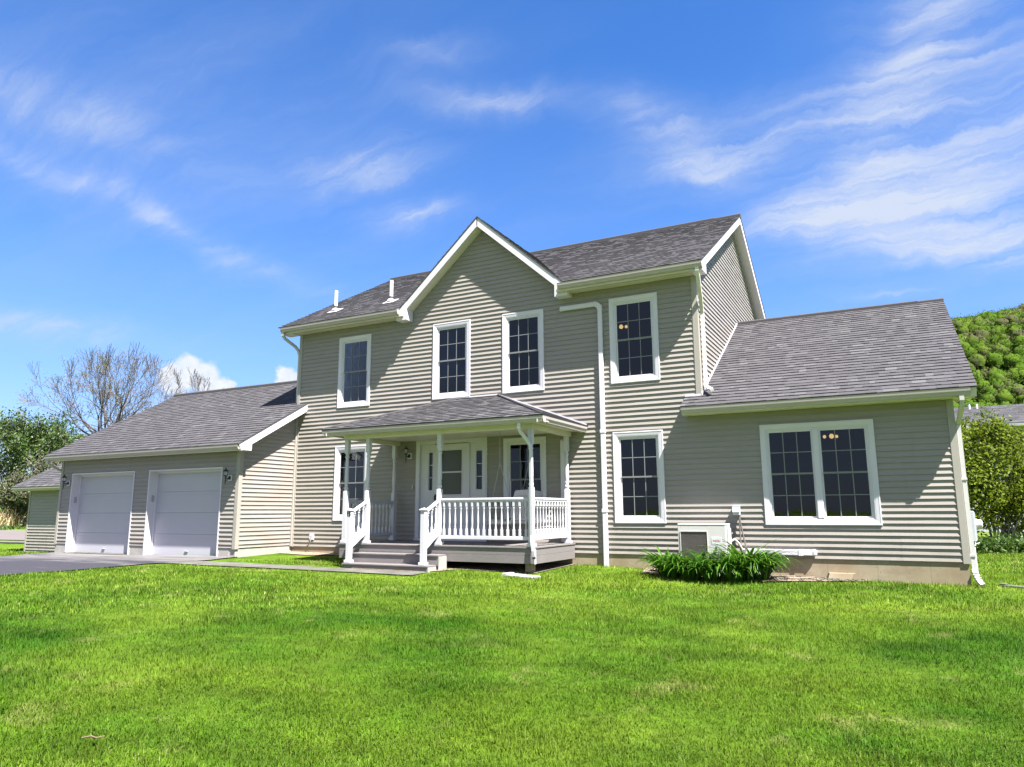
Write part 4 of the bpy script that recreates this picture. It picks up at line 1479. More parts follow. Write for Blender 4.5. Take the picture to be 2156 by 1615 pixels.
for (xa, za, xb, zb) in ((PEX1 - .03, PEZ + .03, RXb, PRZ + .022), (PEX0 + .03, PEZ + .03, RXa, PRZ + .022), (RXa, PRZ + .022, RXb, PRZ + .022)):
    mb.prism([(xa, -.030, za), (xb, -.030, zb), (xb, -.030, zb + .030), (xa, -.030, za + .030)], (0, .016, 0))
mb.build('flashing', 'trim', prf)
# porch gutter on three sides
gutter(house, PEX0 + .01, PEX1 - .01, PEY + .115, PEZ - .004, 0, 1.628, wall_y=PEY + .30)


def gutter_y(x_f, sgn, y0, y1, zt):
    prof = [(0, -.005), (0, -.118), (.072, -.118), (.082, -.08), (.104, -.052), (.110, -.006), (.114, 0), (.102, 0), (.10, -.045), (.078, -.075), (.068, -.112), (.006, -.112), (.006, -.005)]
    g = MB()
    g.extrude_y([(x_f + sgn * a_, zt + b_) for a_, b_ in prof], y0, y1)
    s = MB()
    s.box(*sorted((x_f, x_f - sgn * .02)), y0, y1, zt - .124, zt - .008)
    go = g.build('gutter', 'gutter_paint', house)
    s.build('fascia', 'trim_warm', go)
gutter_y(PEX1 - .115, 1, PEY + .014, -.03, PEZ - .004)
gutter_y(PEX0 + .115, -1, PEY + .014, -.03, PEZ - .004)

# ------------------------------------------------------------------ downspouts
def downspout(path, w=.070, d=.052, ref=None, mat='trim', elbow=None, bands_=()):
    o = MB()
    o.rect_tube(path, w, d, ref)
    for p in bands_:
        x, y, z = p
        o.bbox(x - w * .62, x + w * .62, y - d * .72, y + d * .72, z - .02, z + .02, .003)
    ds = o.build('downspout', mat, house)
    return ds
# left end of the tall block
downspout([(-13.90, -.41, 4.66), (-13.90, -.41, 4.58), (-13.885, -.33, 4.50), (-13.80, -.05, 4.34), (-13.76, .03, 4.24), (-13.735, .06, 4.1), (-13.735, .06, 2.8)], mat='downspout', ref=(1, 0, 0))
# right end of the tall block: returns to the gable wall, shoe on the wing roof
downspout([(-3.06, -.41, 4.67), (-3.06, -.41, 4.60), (-3.06, -.36, 4.50), (-3.10, -.03, 4.14), (-3.125, .10, 3.98), (-3.125, .14, 3.88), (-3.125, .14, 2.50), (-3.11, .10, 2.40), (-3.04, -.02, 2.33), (-2.96, -.10, 2.29)], mat='trim_warm', ref=(1, 0, 0))
# wing, right corner
downspout([(1.06, -.42, 1.83), (1.06, -.42, 1.75), (1.055, -.36, 1.66), (1.02, -.08, 1.48), (1.000, .03, 1.40), (1.000, .035, 1.30), (1.000, .035, -.93), (1.005, -.02, -1.03), (1.03, -.10, -1.10), (1.075, -.20, -1.165)], mat='downspout', ref=(1, 0, 0), w=.066, bands_=((1.0, .035, -.72), (1.0, .035, .5)))
mb = MB()
for k in range(6):
    t = k / 5
    x, y, z = 1.001 + .055 * t, .03 - .18 * t, -.95 - .18 * t
    mb.bbox(x - .042, x + .042, y - .034, y + .034, z - .010, z + .010, .004)
mb.build('elbow', 'downspout', house)
# porch front right corner
downspout([(-6.08, -2.13, 1.62), (-6.08, -2.13, 1.54), (-6.07, -2.09, 1.46), (-6.00, -1.97, 1.32), (-5.95, -1.93, 1.22), (-5.935, -1.925, 1.10), (-5.935, -1.925, -.42), (-5.930, -1.935, -.50), (-5.905, -1.955, -.60), (-5.885, -1.965, -.70), (-5.880, -1.955, -.80)], w=.055, d=.045, ref=(1, 0, 0), mat='trim')
mb = MB()
mb.rect_tube([(-5.880, -1.957, -.70), (-5.878, -1.957, -.84)], .036, .050)
mb.build('splash_pad', 'black_metal', house)
# garage, left end
downspout([(-20.76, -2.13, 1.45), (-20.76, -2.13, 1.38), (-20.75, -2.06, 1.32), (-20.70, -1.74, 1.17), (-20.69, -1.68, 1.08), (-20.69, -1.66, .95), (-20.69, -1.66, .9)], mat='downspout', ref=(1, 0, 0))

# ------------------------------------------------------------------ things fixed to the walls
def line_cover(path, w, d, label, joints=()):
    o = MB()
    o.rect_tube(path, w, d, (0, 1, 0))
    for (xa, xb, ya, yb_, za, zb) in joints:
        o.bbox(xa, xb, ya, yb_, za, zb, .008)
    ob = o.build('pipe_cover', 'trim')
    tag(ob, label, 'pipe cover', 'white pipe covers on the siding')
    return ob
# the tall one with the arm
e = MB()
e.bbox(-5.262, -5.168, -.082, -.014, -1.10, 4.30, .010)
e.bbox(-6.10, -5.34, -.082, -.014, 4.275, 4.375, .014)
arc = [(-5.345, 4.325)]
c_ = MB()
pts = []
for k in range(9):
    t = R(90 * k / 8)
    pts.append((-5.34 + .125 * math.sin(t), 4.20 + .125 * math.cos(t)))
for k in range(8):
    (xa, za), (xb, zb) = pts[k], pts[k + 1]
    na, nb_ = Vector((xa + 5.34, za - 4.20)).normalized(), Vector((xb + 5.34, zb - 4.20)).normalized()
    w_ = .052
    q = [(xa - na.x * w_, za - na.y * w_), (xa + na.x * w_, za + na.y * w_), (xb + nb_.x * w_, zb + nb_.y * w_), (xb - nb_.x * w_, zb - nb_.y * w_)]
    e.prism([(x_, -.084, z_) for x_, z_ in q], (0, .070, 0))
e.bbox(-5.272, -5.158, -.090, -.014, 1.60 - .02, 1.60 + .05, .006)
e.bbox(-5.272, -5.158, -.090, -.014, -.02, .05, .006)
e.bbox(-6.13, -6.08, -.088, -.014, 4.265, 4.38, .016)
ob = e.build('pipe_cover', 'trim')
tag(ob, 'tall white pipe cover climbing the siding with an arm turned left at the top', 'pipe cover', 'white pipe covers on the siding')
e = MB()
e.bbox(-6.165, -6.06, -.082, -.014, -.62, 1.44, .010)
e.bbox(-6.172, -6.053, -.088, -.014, 1.42, 1.50, .030)
ob = e.build('pipe_cover', 'trim')
tag(ob, 'short upright white pipe cover under the right end of the porch roof', 'pipe cover', 'white pipe covers on the siding')
e = MB()
e.bbox(-2.60, -1.335, -.080, -.014, -.775, -.675, .010)
e.bbox(-1.40, -1.315, -.088, -.014, -.785, -.665, .030)
e.bbox(-1.62, -1.54, -.086, -.014, -.782, -.668, .004)
ob = e.build('pipe_cover', 'trim')
tag(ob, 'level white pipe cover low on the wall, right of the leafy plants', 'pipe cover', 'white pipe covers on the siding')

# outdoor heat pump unit
ac = empty('outdoor_air_unit', (-3.15, -.46, -1.15))
tag(ac, 'cream coloured outdoor air conditioning unit with dark fan grille behind the strappy plants', 'air conditioner')
AX0, AX1, AY0, AY1, AZ0, AZ1 = -3.585, -2.735, -.68, -.27, -.95, -.222
b = MB()
gx0, gx1, gz0, gz1 = -3.535, -3.062, -.90, -.365
b.box(AX0, AX1, AY0 + .03, AY1, AZ0, AZ1 - .012)
b.bbox(AX0, gx0, AY0, AY0 + .03, AZ0, AZ1 - .012, .004)
b.bbox(gx1, AX1, AY0, AY0 + .03, AZ0, AZ1 - .012, .004)
b.bbox(gx0, gx1, AY0 + .0005, AY0 + .03, gz1, AZ1 - .0125, .003)
b.bbox(gx0, gx1, AY0 + .0005, AY0 + .03, AZ0, gz0, .003)
b.bbox(AX0 - .006, AX1 + .006, AY0 - .006, AY1 + .006, AZ1 - .03, AZ1, .010)
frame_rings(b, gx0 - .012, gx1 + .012, gz0 - .012, gz1 + .012, [(0, -.001), (0, .012), (.012, .012), (.012, -.02)], y=AY0)
for zz in np.arange(-.34, -.25, .022):
    b.box(AX1 + .0005, AX1 + .006, AY0 + .10, AY0 + .16, zz, zz + .010)
b.bbox(AX1, AX1 + .03, AY0 + .12, AY1 - .05, -.60, -.30, .012)
body = b.build('casing', 'ac_paint', ac)
g = MB()
g.face([(gx0, AY0 + .029, gz0), (gx1, AY0 + .029, gz0), (gx1, AY0 + .029, gz1), (gx0, AY0 + .029, gz1)])
fan = g.build('fan_recess', 'ac_dark', ac)
g = MB()
gcx, gcz = (gx0 + gx1) / 2, -.62
for k in range(3):
    t = R(120 * k + 20)
    q = [(.03, -.3), (.20, -.35), (.215, .45), (.05, .30)]
    g.face([(gcx + r_ * math.cos(t + a_), AY0 + .022 - .006 * a_, gcz + r_ * math.sin(t + a_)) for r_, a_ in q])
g.lathe([(.04, 0), (.035, .012)], (gcx, AY0 + .026, gcz), 14, (0, -1, 0))
g.build('fan', 'black_metal', ac)
g = MB()
n = 26
for k in range(n + 1):
    x = gx0 + (gx1 - gx0) * k / n
    g.box(x - .0016, x + .0016, AY0 + .002, AY0 + .006, gz0, gz1)
for k in range(29):
    z = gz0 + (gz1 - gz0) * k / 28
    g.box(gx0, gx1, AY0 - .001, AY0 + .0018, z - .0016, z + .0016)
g.build('grille', 'ac_grille', ac)
g = MB()
lb = (-2.985, -2.805, -.585, -.455)
g.bbox(lb[0], lb[1], AY0 - .004, AY0 - .0005, lb[2], lb[3], .001)
plate = g.build('name_plate', 'label_grey', ac)
cu = bpy.data.curves.new('lettering', 'FONT')
cu.body = 'FUJITSU'; cu.size = .045; cu.extrude = .0008; cu.align_x = 'CENTER'
to = bpy.data.objects.new('tmp_text', cu); COL.objects.link(to)
to.location = ((lb[0] + lb[1]) / 2, AY0 - .0055, -.530); to.rotation_euler = (R(90), 0, 0); to.scale = (.86, 1, 1)
bpy.context.view_layer.update()
me = bpy.data.meshes.new_from_object(to); me.transform(to.matrix_world); bpy.data.objects.remove(to)
me.materials.clear(); me.materials.append(M['red_ink']); me.name = 'lettering'
link('lettering', me, plate)
b = MB()
for x in (AX0 + .12, AX1 - .12):
    b.box(x - .03, x + .03, AY0 + .03, AY1 - .02, -1.22, AZ0 - .001)
b.build('foot', 'grey_metal', ac)

# disconnect box with flexible conduits
db = empty('disconnect_box', (-2.64, -.03, -.08))
tag(db, 'small grey electrical disconnect box on the siding above the air unit', 'electrical box')
b = MB()
b.bbox(-2.700, -2.578, -.115, -.014, -.075, .085, .006)
b.prism([(-2.706, -.135, -.02), (-2.572, -.135, -.02), (-2.572, -.120, .075), (-2.706, -.120, .075)], (0, .018, .012))
b.bbox(-2.706, -2.572, -.120, -.014, .078, .096, .004)
b.build('box_body', 'grey_metal', db)
for x0_, x1_ in ((-2.60, -2.585), (-2.585, -2.50)):
    c = MB()
    c.tube([(x0_, -.06, -.075), (x0_ + .004, -.075, -.20), ((x0_ + x1_) / 2, -.10, -.42), (x1_, -.13, -.62), (x1_ - .02, -.2, -.80)], .013, 8)
    c.build('conduit', 'conduit', db, True)
b = MB()
b.tube([(-2.735, -.30, -.55), (-2.66, -.28, -.50), (-2.60, -.22, -.58), (-2.56, -.12, -.70), (-2.55, -.08, -.80)], .020, 8)
b.build('hose', 'trim_warm', db, True)

# electric meter round the right corner
em_ = empty('electric_meter', (1.03, .42, -.3))
tag(em_, 'grey electric meter box with round glass dial at the right end wall', 'electric meter')
b = MB()
b.bbox(.948, 1.100, .26, .58, -.51, -.018, .008)
b.bbox(1.1005, 1.112, .275, .565, -.49, -.04, .004)
b.build('meter_box', 'grey_metal', em_)
b = MB()
b.lathe([(.092, 0), (.092, .03), (.080, .032), (.080, .085), (.066, .10), (.01, .104)], (1.112, .42, -.235), 18, (1, 0, 0))
b.build('meter_dial', 'ac_paint', em_, True)
b = MB()
b.tube([(1.055, .42, -.51), (1.055, .42, -.62), (1.06, .42, -1.3)], .026, 10)
b.lathe([(.038, 0), (.038, .05)], (1.055, .42, -.58), 10)
b.tube([(1.08, .54, -.51), (1.10, .54, -.56), (1.16, .54, -.54)], .014, 8)
b.build('conduit', 'downspout', em_, True)

# hose outlet plate left of the porch
wo = empty('wall_outlet', (-12.96, -.02, -.6))
tag(wo, 'small white tap plate low on the siding left of the porch', 'outlet')
b = MB()
b.bbox(-13.03, -12.89, -.035, -.014, -.665, -.520, .006)
b.build('plate', 'trim', wo)
b = MB()
b.tube([(-12.96, -.034, -.57), (-12.96, -.09, -.575), (-12.96, -.10, -.62)], .014, 8)
b.tube([(-12.97, -.09, -.555), (-12.94, -.09, -.555)], .02, 8)
b.tube([(-12.955, -.10, -.62), (-12.94, -.09, -.70), (-12.99, -.06, -.76), (-13.0, -.03, -.83)], .008, 6)
b.build('tap', 'grey_metal', wo, True)
b = MB()
b.bbox(-9.965, -9.938, -.030, -.012, .53, .62, .004)
tag(b.build('doorbell', 'trim_warm'), 'small white doorbell button on the siding left of the front door', 'doorbell')


# wall lanterns
def lantern_proto():
    e = empty('wall_lantern', (0, 0, 0))
    b = MB(); b.bbox(-.07, .07, -.034, -.012, -.07, .07, .005); b.build('mount_block', 'trim', e)
    b = MB()
    b.lathe([(.048, 0), (.044, .012), (.02, .02)], (0, -.034, 0), 14, (0, -1, 0))
    b.tube([(0, -.04, 0), (0, -.09, -.025), (0, -.135, -.015), (0, -.155, .02)], .011, 8)
    b.tube([(0, -.155, .02), (0, -.155, -.10), (0, -.155, -.175)], [.010, .013, .004], 8)
    b.tube([(0, -.06, -.02), (0, -.10, -.065), (0, -.15, -.075)], .007, 6)
    b.build('arm', 'black_metal', e, True)
    b = MB()
    b.lathe([(.022, .02), (.040, .035), (.046, .055)], (0, -.155, 0), 8)
    for k in range(6):
        t = R(60 * k)
        b.tube([(.045 * math.cos(t), -.155 + .045 * math.sin(t), .05), (.055 * math.cos(t), -.155 + .055 * math.sin(t), .145)], .004, 5)
    b.lathe([(.064, .142), (.066, .150), (.045, .178), (.016, .195), (.012, .205), (.016, .215), (.006, .232)], (0, -.155, 0), 10)
    b.build('lantern_cage', 'black_metal', e, True)
    b = MB(); b.lathe([(.038, .05), (.050, .145)], (0, -.155, 0), 8); b.build('lantern_glass', 'lamp_glass', e)
    return e
lp = lantern_proto()
for i, (loc, lab) in enumerate((((-20.235, GY - .002, .83), 'black wall lantern on a white block at the outer side of the left garage door'),
                                ((-13.93, GY - .002, .82), 'black wall lantern on a white block between the right garage door and the house corner'),
                                ((-10.055, -.002, 1.30), 'black wall lantern beside the front door under the porch roof'))):
    o = lp if i == 0 else copy_tree(lp)
    o.location = loc
    tag(o, lab, 'wall lamp', 'black wall lanterns')

# ------------------------------------------------------------------ porch swing
sw = empty('porch_swing', (-6.85, -.72, DT))
tag(sw, 'white slatted porch swing bench hanging on chains behind the front railing', 'swing')
ya, yb_ = -1.36, -.12
sx0, sx1 = -7.20, -6.70
sz = -.145
b = MB()
for k in range(6):
    x = sx0 + .02 + k * .082
    b.bbox(x, x + .066, ya + .02, yb_ - .02, sz - .022 - .006 * k, sz - .006 * k, .004)
for y in (ya, (ya + yb_) / 2 - .02, yb_ - .04):
    b.bbox(sx0, sx1 + .03, y, y + .04, sz - .085, sz - .035, .004)
b.bbox(sx0, sx0 + .022, ya, yb_, sz - .10, sz + .002, .004)
b.build('seat', 'post_paint', sw)
b = MB()
def backp(t, y):      # t 0..1 up the back
    return (sx1 + .0 + .13 * t, y, sz - .04 + .60 * t)
def slat(y0, y1, t0, t1, th=.018):
    b.prism([backp(t0, y0), backp(t0, y1), backp(t1, y1), backp(t1, y0)], (th, 0, -.004))
n = 14
for k in range(n):
    y = ya + .06 + k * (yb_ - ya - .12) / (n - 1)
    slat(y - .022, y + .022, .10, .88)
for y in (ya, yb_ - .05):
    slat(y, y + .05, 0, .95, .03)
b.prism([backp(.86, ya), backp(.86, yb_), backp(1.0, yb_ - .03), backp(1.03, (ya + yb_) / 2 + .3), backp(1.05, (ya + yb_) / 2), backp(1.03, (ya + yb_) / 2 - .3), backp(1.0, ya + .03)], (.022, 0, -.004))
slat(ya, yb_, .04, .13, .024)
b.build('backrest', 'post_paint', sw)
for y in (ya, yb_ - .045):
    b = MB()
    b.bbox(sx0 - .03, sx1 + .10, y - .01, y + .055, sz + .215, sz + .24, .008)
    b.bbox(sx0 + .01, sx0 + .05, y, y + .045, sz - .06, sz + .214, .006)
    b.build('armrest', 'post_paint', sw)
for y in (ya - .005, yb_ + .005):
    b = MB()
    hk = (-6.90, y, 1.64)
    sp_ = (-6.90, y, .95)
    for p, q in ((hk, sp_), (sp_, (sx0 + .03, y, sz + .0)), (sp_, (sx1 + .07, y, sz + .23))):
        p, q = Vector(p), Vector(q)
        nl = int((q - p).length / .034)
        for k in range(nl):
            a_ = p.lerp(q, k / nl); c_ = p.lerp(q, (k + 1.15) / nl)
            off = Vector((.006, 0, 0)) if k % 2 else Vector((0, .006, 0))
            b.tube([a_ - off, c_ - off], .0034, 4)
            b.tube([a_ + off, c_ + off], .0034, 4)
    b.build('chain', 'chain_metal', sw)

# ------------------------------------------------------------------ splash blocks and scraps
def splash(x, y, rz, lab, L=.66, w=.28):
    b = MB()
    b.bbox(-L / 2, L / 2, -w / 2, w / 2, -.02, .045, .012)
    b.bbox(-L / 2, -L / 2 + .10, -w / 2 + .004, w / 2 - .004, .0455, .062, .008)
    o = b.build('splash_block', 'pavement' if L < .5 else 'pale_concrete')
    o.location = (x, y, gzf(x, y) - .012)
    o.rotation_euler = (0, R(1.5), rz)
    tag(o, lab, 'splash block', 'concrete splash blocks on the lawn')
splash(-5.98, -2.28, R(-8), 'pale concrete splash block lying in the grass beside the porch corner')
splash(1.50, .02, R(-22), 'pale concrete splash block in the grass below the corner downspout', .38, .12)
for k, (x, y, L, rz, lab) in enumerate(((-1.62, -.42, .55, .22, 'long thin wooden offcut lying in the gravel right of the leafy plants'),
                                        (-1.85, -.50, .40, .02, 'short wooden offcut lying closest to the leafy plants'))):
    b = MB(); b.bbox(-L / 2, L / 2, -.02, .02, 0, .022, .004)
    o = b.build('wood_scrap', 'wood_scrap'); o.location = (x, y, gzf(x, y) + .03 + .02 * k); o.rotation_euler = (0, R(-3), rz)
    tag(o, lab, 'wood scrap', 'wooden offcuts by the wall')
b = MB()
b.prism([(-.62, -.15, 0), (-.25, -.17, 0), (-.22, -.02, 0), (-.65, -.02, 0)], (.04, .03, .12))
o = b.build('stone', 'concrete'); o.location = (-.55, 0, gzf(-1, -.1) - .0)
tag(o, 'low slanted stone lying against the foundation right of the leafy plants', 'stone')
v = []; f = []
NRg = np.random.default_rng(3)
npb = 420
cx_ = NRg.uniform(-4.2, -.6, npb); cy_ = -NRg.uniform(.05, 1.0, npb) * np.interp(cx_, [-4.2, -3, -1.6, -.6], [.6, 1.05, .65, .25])
base = np.array([[1, 0, 0], [-1, 0, 0], [0, 1, 0], [0, -1, 0], [0, 0, 1], [0, 0, -1]], float)
r_ = NRg.uniform(.012, .035, npb)
vv = base[None] * r_[:, None, None] * NRg.uniform(.6, 1.2, (npb, 6, 1))
vv[..., 2] *= .6
vv += np.stack([cx_, cy_, gz(cx_, cy_) + .03], -1)[:, None, :]
tri = np.array([[0, 2, 4], [2, 1, 4], [1, 3, 4], [3, 0, 4], [2, 0, 5], [1, 2, 5], [3, 1, 5], [0, 3, 5]])
ff = (tri[None] + (np.arange(npb) * 6)[:, None, None]).reshape(-1, 3)
tag(np_mesh('gravel', vv.reshape(-1, 3), [ff], 'pavement'), 'loose pale gravel along the foundation', 'gravel', kind='stuff')


for (x, y, L, rz, lab) in ((-4.55, -10.95, .16, .25, 'thin dry twig lying on the lawn near the bottom left corner'), (-2.35, -10.55, .14, .5, 'thin dry twig lying on the lawn below the porch')):
    b = MB()
    b.tube([(-L / 2, 0, 0), (-L * .1, .008, .012), (L * .2, -.004, .008), (L / 2, .006, .02)], [.005, .006, .005, .003], 5)
    b.tube([(-L * .1, .008, .012), (-L * .3, .035, .02)], [.003, .002], 4)
    o = b.build('twig', 'twig_bark'); o.location = (x, y, gzf(x, y) + .045); o.rotation_euler = (0, 0, rz)
    tag(o, lab, 'twig', 'dry twigs on the lawn')

# ------------------------------------------------------------------ planting
def blades(base, heading, height, width, bend, segs=4, droop_k=0.42, rngn=NR, strap=False):
    """strap leaves: base (N,3), heading angle, height, width, outward reach"""
    n = len(base)
    t = np.linspace(0, 1, segs + 1)
    hx, hy = np.cos(heading), np.sin(heading)
    out = (t[None] ** (1.0 if strap else 1.7)) * bend[:, None]
    droop = height[:, None] * (t[None] - droop_k * (bend / np.maximum(height, 1e-6))[:, None].clip(0, 1.6) * t[None] ** 3.0)
    cx = base[:, 0:1] + hx[:, None] * out
    cy = base[:, 1:2] + hy[:, None] * out
    cz = base[:, 2:3] + droop
    w = width[:, None] * (1 - t[None] ** 2.2) * .5 + width[:, None] * .02
    if strap: w = width[:, None] * .5 * (.45 + .55 * np.sin(np.pi * np.clip(t[None] * 1.25, 0, .5))) * (1 - t[None] ** 3.5) + .0006
    tw = rngn.uniform(-.7, .7, n)
    px, py = -np.sin(heading + tw), np.cos(heading + tw)
    L = np.stack([cx - px[:, None] * w, cy - py[:, None] * w, cz], -1)
    Rr = np.stack([cx + px[:, None] * w, cy + py[:, None] * w, cz + w * .35], -1)
    v = np.stack([L, Rr], 2).reshape(n, -1, 3)
    k = segs + 1
    q = np.array([[2 * i, 2 * i + 1, 2 * i + 3, 2 * i + 2] for i in range(segs)])
    f = (q[None] + (np.arange(n) * 2 * k)[:, None, None]).reshape(-1, 4)
    return v.reshape(-1, 3), f


def strap_leaves(base, heading, length, width, tilt0, tilt1, segs, rngn):
    """arching leaves: the angle from upright grows from tilt0 to tilt1 along the leaf"""
    n = len(base)
    t = np.linspace(0, 1, segs + 1)
    ang = tilt0[:, None] + (tilt1 - tilt0)[:, None] * (t[None, :-1] + .5 / segs) ** 1.6
    step = (length / segs)[:, None]
    out = np.concatenate([np.zeros((n, 1)), np.cumsum(np.sin(ang) * step, 1)], 1)
    hgt = np.concatenate([np.zeros((n, 1)), np.cumsum(np.cos(ang) * step, 1)], 1)
    hx, hy = np.cos(heading)[:, None], np.sin(heading)[:, None]
    sway = rngn.normal(0, .10, n)[:, None] * length[:, None] * t[None] ** 2
    cx = base[:, 0:1] + hx * out - hy * sway; cy = base[:, 1:2] + hy * out + hx * sway
    cz = np.maximum(base[:, 2:3] + hgt, base[:, 2:3] + .012)
    w = width[:, None] * .5 * (.40 + .60 * np.sin(np.pi * np.clip(t[None] * 1.2, 0, .5))) * (1 - t[None] ** 3.2) + .0006
    tw = heading + np.pi / 2 + rngn.normal(0, .25, n)
    px, py = np.cos(tw)[:, None] * w, np.sin(tw)[:, None] * w
    Lf = np.stack([cx - px, cy - py, cz + w * .5], -1); Md = np.stack([cx, cy, cz], -1); Rt = np.stack([cx + px, cy + py, cz + w * .5], -1)
    v = np.stack([Lf, Md, Rt], 2).reshape(n, -1, 3)
    q = np.array([[3 * i + j, 3 * i + j + 1, 3 * i + j + 4, 3 * i + j + 3] for i in range(segs) for j in (0, 1)])
    f = (q[None] + (np.arange(n) * 3 * (segs + 1))[:, None, None]).reshape(-1, 4)
    return v.reshape(-1, 3), f


# a row of strappy day lilies: each clump its own plant
clumps = [(-3.82, -.68, .54), (-3.66, -.98, .55), (-3.28, -1.06, .50), (-2.92, -1.10, .54), (-2.56, -1.04, .64), (-2.36, -.82, .74), (-2.20, -.68, .54)]
labs = ['strappy green lily clump at the left end of the row, clear of the air unit', 'lily clump in front of the left edge of the fan grille', 'lily clump in front of the fan grille, lowest of the row',
        'lily clump below the name plate of the air unit', 'bushy lily clump in front of the right corner of the air unit', 'tallest lily clump, reaching the conduits below the electrical box', 'lily clump at the right end of the row with leaves arching over the gravel']
for (x, y, h), lab in zip(clumps, labs):
    n = 150
    a = NR.uniform(0, 2 * math.pi, n)
    rr = np.sqrt(NR.uniform(0, 1, n)) * .15
    bx, by = x + rr * np.cos(a), y + rr * np.sin(a)
    bs = np.stack([bx, by, gz(bx, by)], -1)
    hd = a + NR.normal(0, .5, n)
    front = NR.uniform(0, 1, n) < .30
    hd = np.where(front, -math.pi / 2 + NR.normal(0, .7, n), hd)
    ln = NR.uniform(.70, 1.48, n) * h * 1.0
    v_, f_ = strap_leaves(bs, hd, ln, NR.uniform(.026, .046, n), NR.uniform(.05, .55, n), NR.uniform(1.5, 2.9, n), 11, NR)
    tag(np_mesh('lily_plant', v_, [f_], 'lily_leaf'), lab, 'plant', 'lily clumps by the air unit')

# lawn blades, thinner with distance
def in_poly(x, y, P):
    ins = np.zeros(len(x), bool)
    for (x0, y0), (x1, y1) in zip(P, P[1:] + P[:1]):
        c = ((y0 > y) != (y1 > y)) & (x < (x1 - x0) * (y - y0) / (y1 - y0 + 1e-12) + x0)
        ins ^= c
    return ins


def lawn_zone(r0, r1, dens, hgt, wid, segs, a0=-72, a1=17, name='grass'):
    area = .5 * R(a1 - a0) * (r1 ** 2 - r0 ** 2)
    n = int(area * dens)
    r = np.sqrt(NR.uniform(r0 ** 2, r1 ** 2, n)); a = np.radians(NR.uniform(a0, a1, n))
    x, y = r * np.sin(a), -14 + r * np.cos(a)
    ok = ~in_poly(x, y, DRIVE) & ~in_poly(x, y, WALK)
    ok &= ~((y > -0.03) & (x < XR + .02) & (x > XL))
    ok &= ~((y > GY - .03) & (x < GX1 + .02) & (x > GX0 - .02)) & ~((y > SY - .03) & (x < GX0) & (x > SX0 - .02))
    ok &= ~((x > DX0) & (x < DX1 + .05) & (y > DY - .05)) & ~((x > SXa - .05) & (x < SXb + .05) & (y > -2.5))
    ok &= ~in_poly(x, y, [(-4.3, .1), (-4.2, -.6), (-3.2, -1.0), (-2.1, -.9), (-1.5, -.58), (-.6, -.15), (-.5, .1)])
    ok &= ~in_poly(x, y, [(-13.6, .1), (-13.62, -.45), (-12.6, -.5), (-11.6, -.25), (-10.6, -.2), (-10.5, .1)])
    x, y = x[ok], y[ok]
    n = len(x)
    # uneven growth: tufts and thin spots
    g = np.sin(x * 2.1 + 1.7 * np.sin(y * 1.3)) * np.sin(y * 2.6 + 1.1 * np.sin(x * 1.9)) * .5 + .5
    keep = NR.uniform(0, 1, n) < (.55 + .45 * g)
    x, y, g = x[keep], y[keep], g[keep]
    n = len(x)
    z = gz(x, y)
    h = hgt * NR.uniform(.55, 1.25, n) * (.75 + .45 * g)
    near_walk = in_poly(x, y, [(-14.4, -3.8), (-14.4, -2.3), (-7.6, -2.2), (-7.6, -3.6)])
    h = np.where(near_walk, h * .55, h)
    bd = h * NR.uniform(.1, 1.1, n)
    hd = NR.uniform(0, 2 * math.pi, n)
    w = wid * NR.uniform(.7, 1.3, n)
    bs = np.stack([x, y, z - .004], -1)
    if segs >= 2:
        v, f = blades(bs, hd, h, w, bd, segs)
        o = np_mesh(name, v, [f], 'grass_blade')
    else:
        px, py = -np.sin(hd) * w * .5, np.cos(hd) * w * .5
        A = bs - np.stack([px, py, 0 * px], -1); B = bs + np.stack([px, py, 0 * px], -1)
        C = bs + np.stack([np.cos(hd) * bd * .8, np.sin(hd) * bd * .8, h], -1)
        v = np.stack([A, B, C], 1).reshape(-1, 3)
        o = np_mesh(name, v, [np.arange(len(v)).reshape(-1, 3)], 'grass_blade')
    tag(o, 'mown green lawn grass in front of the house', 'grass', kind='stuff')


lawn_zone(2.6, 4.6, 14000, .040, .0038, 2)
lawn_zone(4.6, 7.0, 7500, .040, .0052, 2)
lawn_zone(7.0, 11.0, 3000, .038, .0082, 1)
lawn_zone(11.0, 17.5, 1300, .050, .0130, 1)
lawn_zone(17.5, 30.0, 420, .055, .026, 1, a0=0, a1=17)
lawn_zone(22.0, 34.0, 260, .055, .030, 1, a0=-70, a1=-58)


# ------------------------------------------------------------------ trees
def grow(mb, p, d, L, r, depth, rg, tips, up=.10, spread=.55, kids=(2, 3), curl=.16, minr=.012, side=1.0):
    n = 4
    path = [Vector(p)]; rad = [r]
    d = Vector(d).normalized()
    for k in range(n):
        d = (d + Vector((rg.gauss(0, curl), rg.gauss(0, curl), rg.gauss(0, curl) + up))).normalized()
        path.append(path[-1] + d * (L / n))
        rad.append(max(minr, r * (1 - .42 * (k + 1) / n)))
    mb.tube(path, rad, 6 if depth > 3 else (4 if depth > 1 else 3), caps=False)
    tips.append((path[-1], depth)); tips.append((path[2], depth))
    if depth <= 0: return
    for k in range(rg.randint(*kids)):
        ax = d.orthogonal().normalized()
        ax.rotate(Matrix.Rotation(rg.uniform(0, 6.283), 3, d))
        nd = (d * math.cos(spread) + ax * math.sin(spread) * rg.uniform(.6, 1.2)).normalized()
        grow(mb, path[-1], nd, L * rg.uniform(.62, .82), rad[-1] * rg.uniform(.60, .80), depth - 1, rg, tips, up, spread, kids, curl, minr, side)
    for k in (1, 2, 3):
        if rg.random() < .62 * side:
            ax = d.orthogonal().normalized()
            ax.rotate(Matrix.Rotation(rg.uniform(0, 6.283), 3, d))
            nd = (d * .6 + ax * .8).normalized()
            grow(mb, path[k], nd, L * rg.uniform(.45, .65), rad[k] * .45, max(0, depth - 2), rg, tips, up, spread, kids, curl, minr, side)


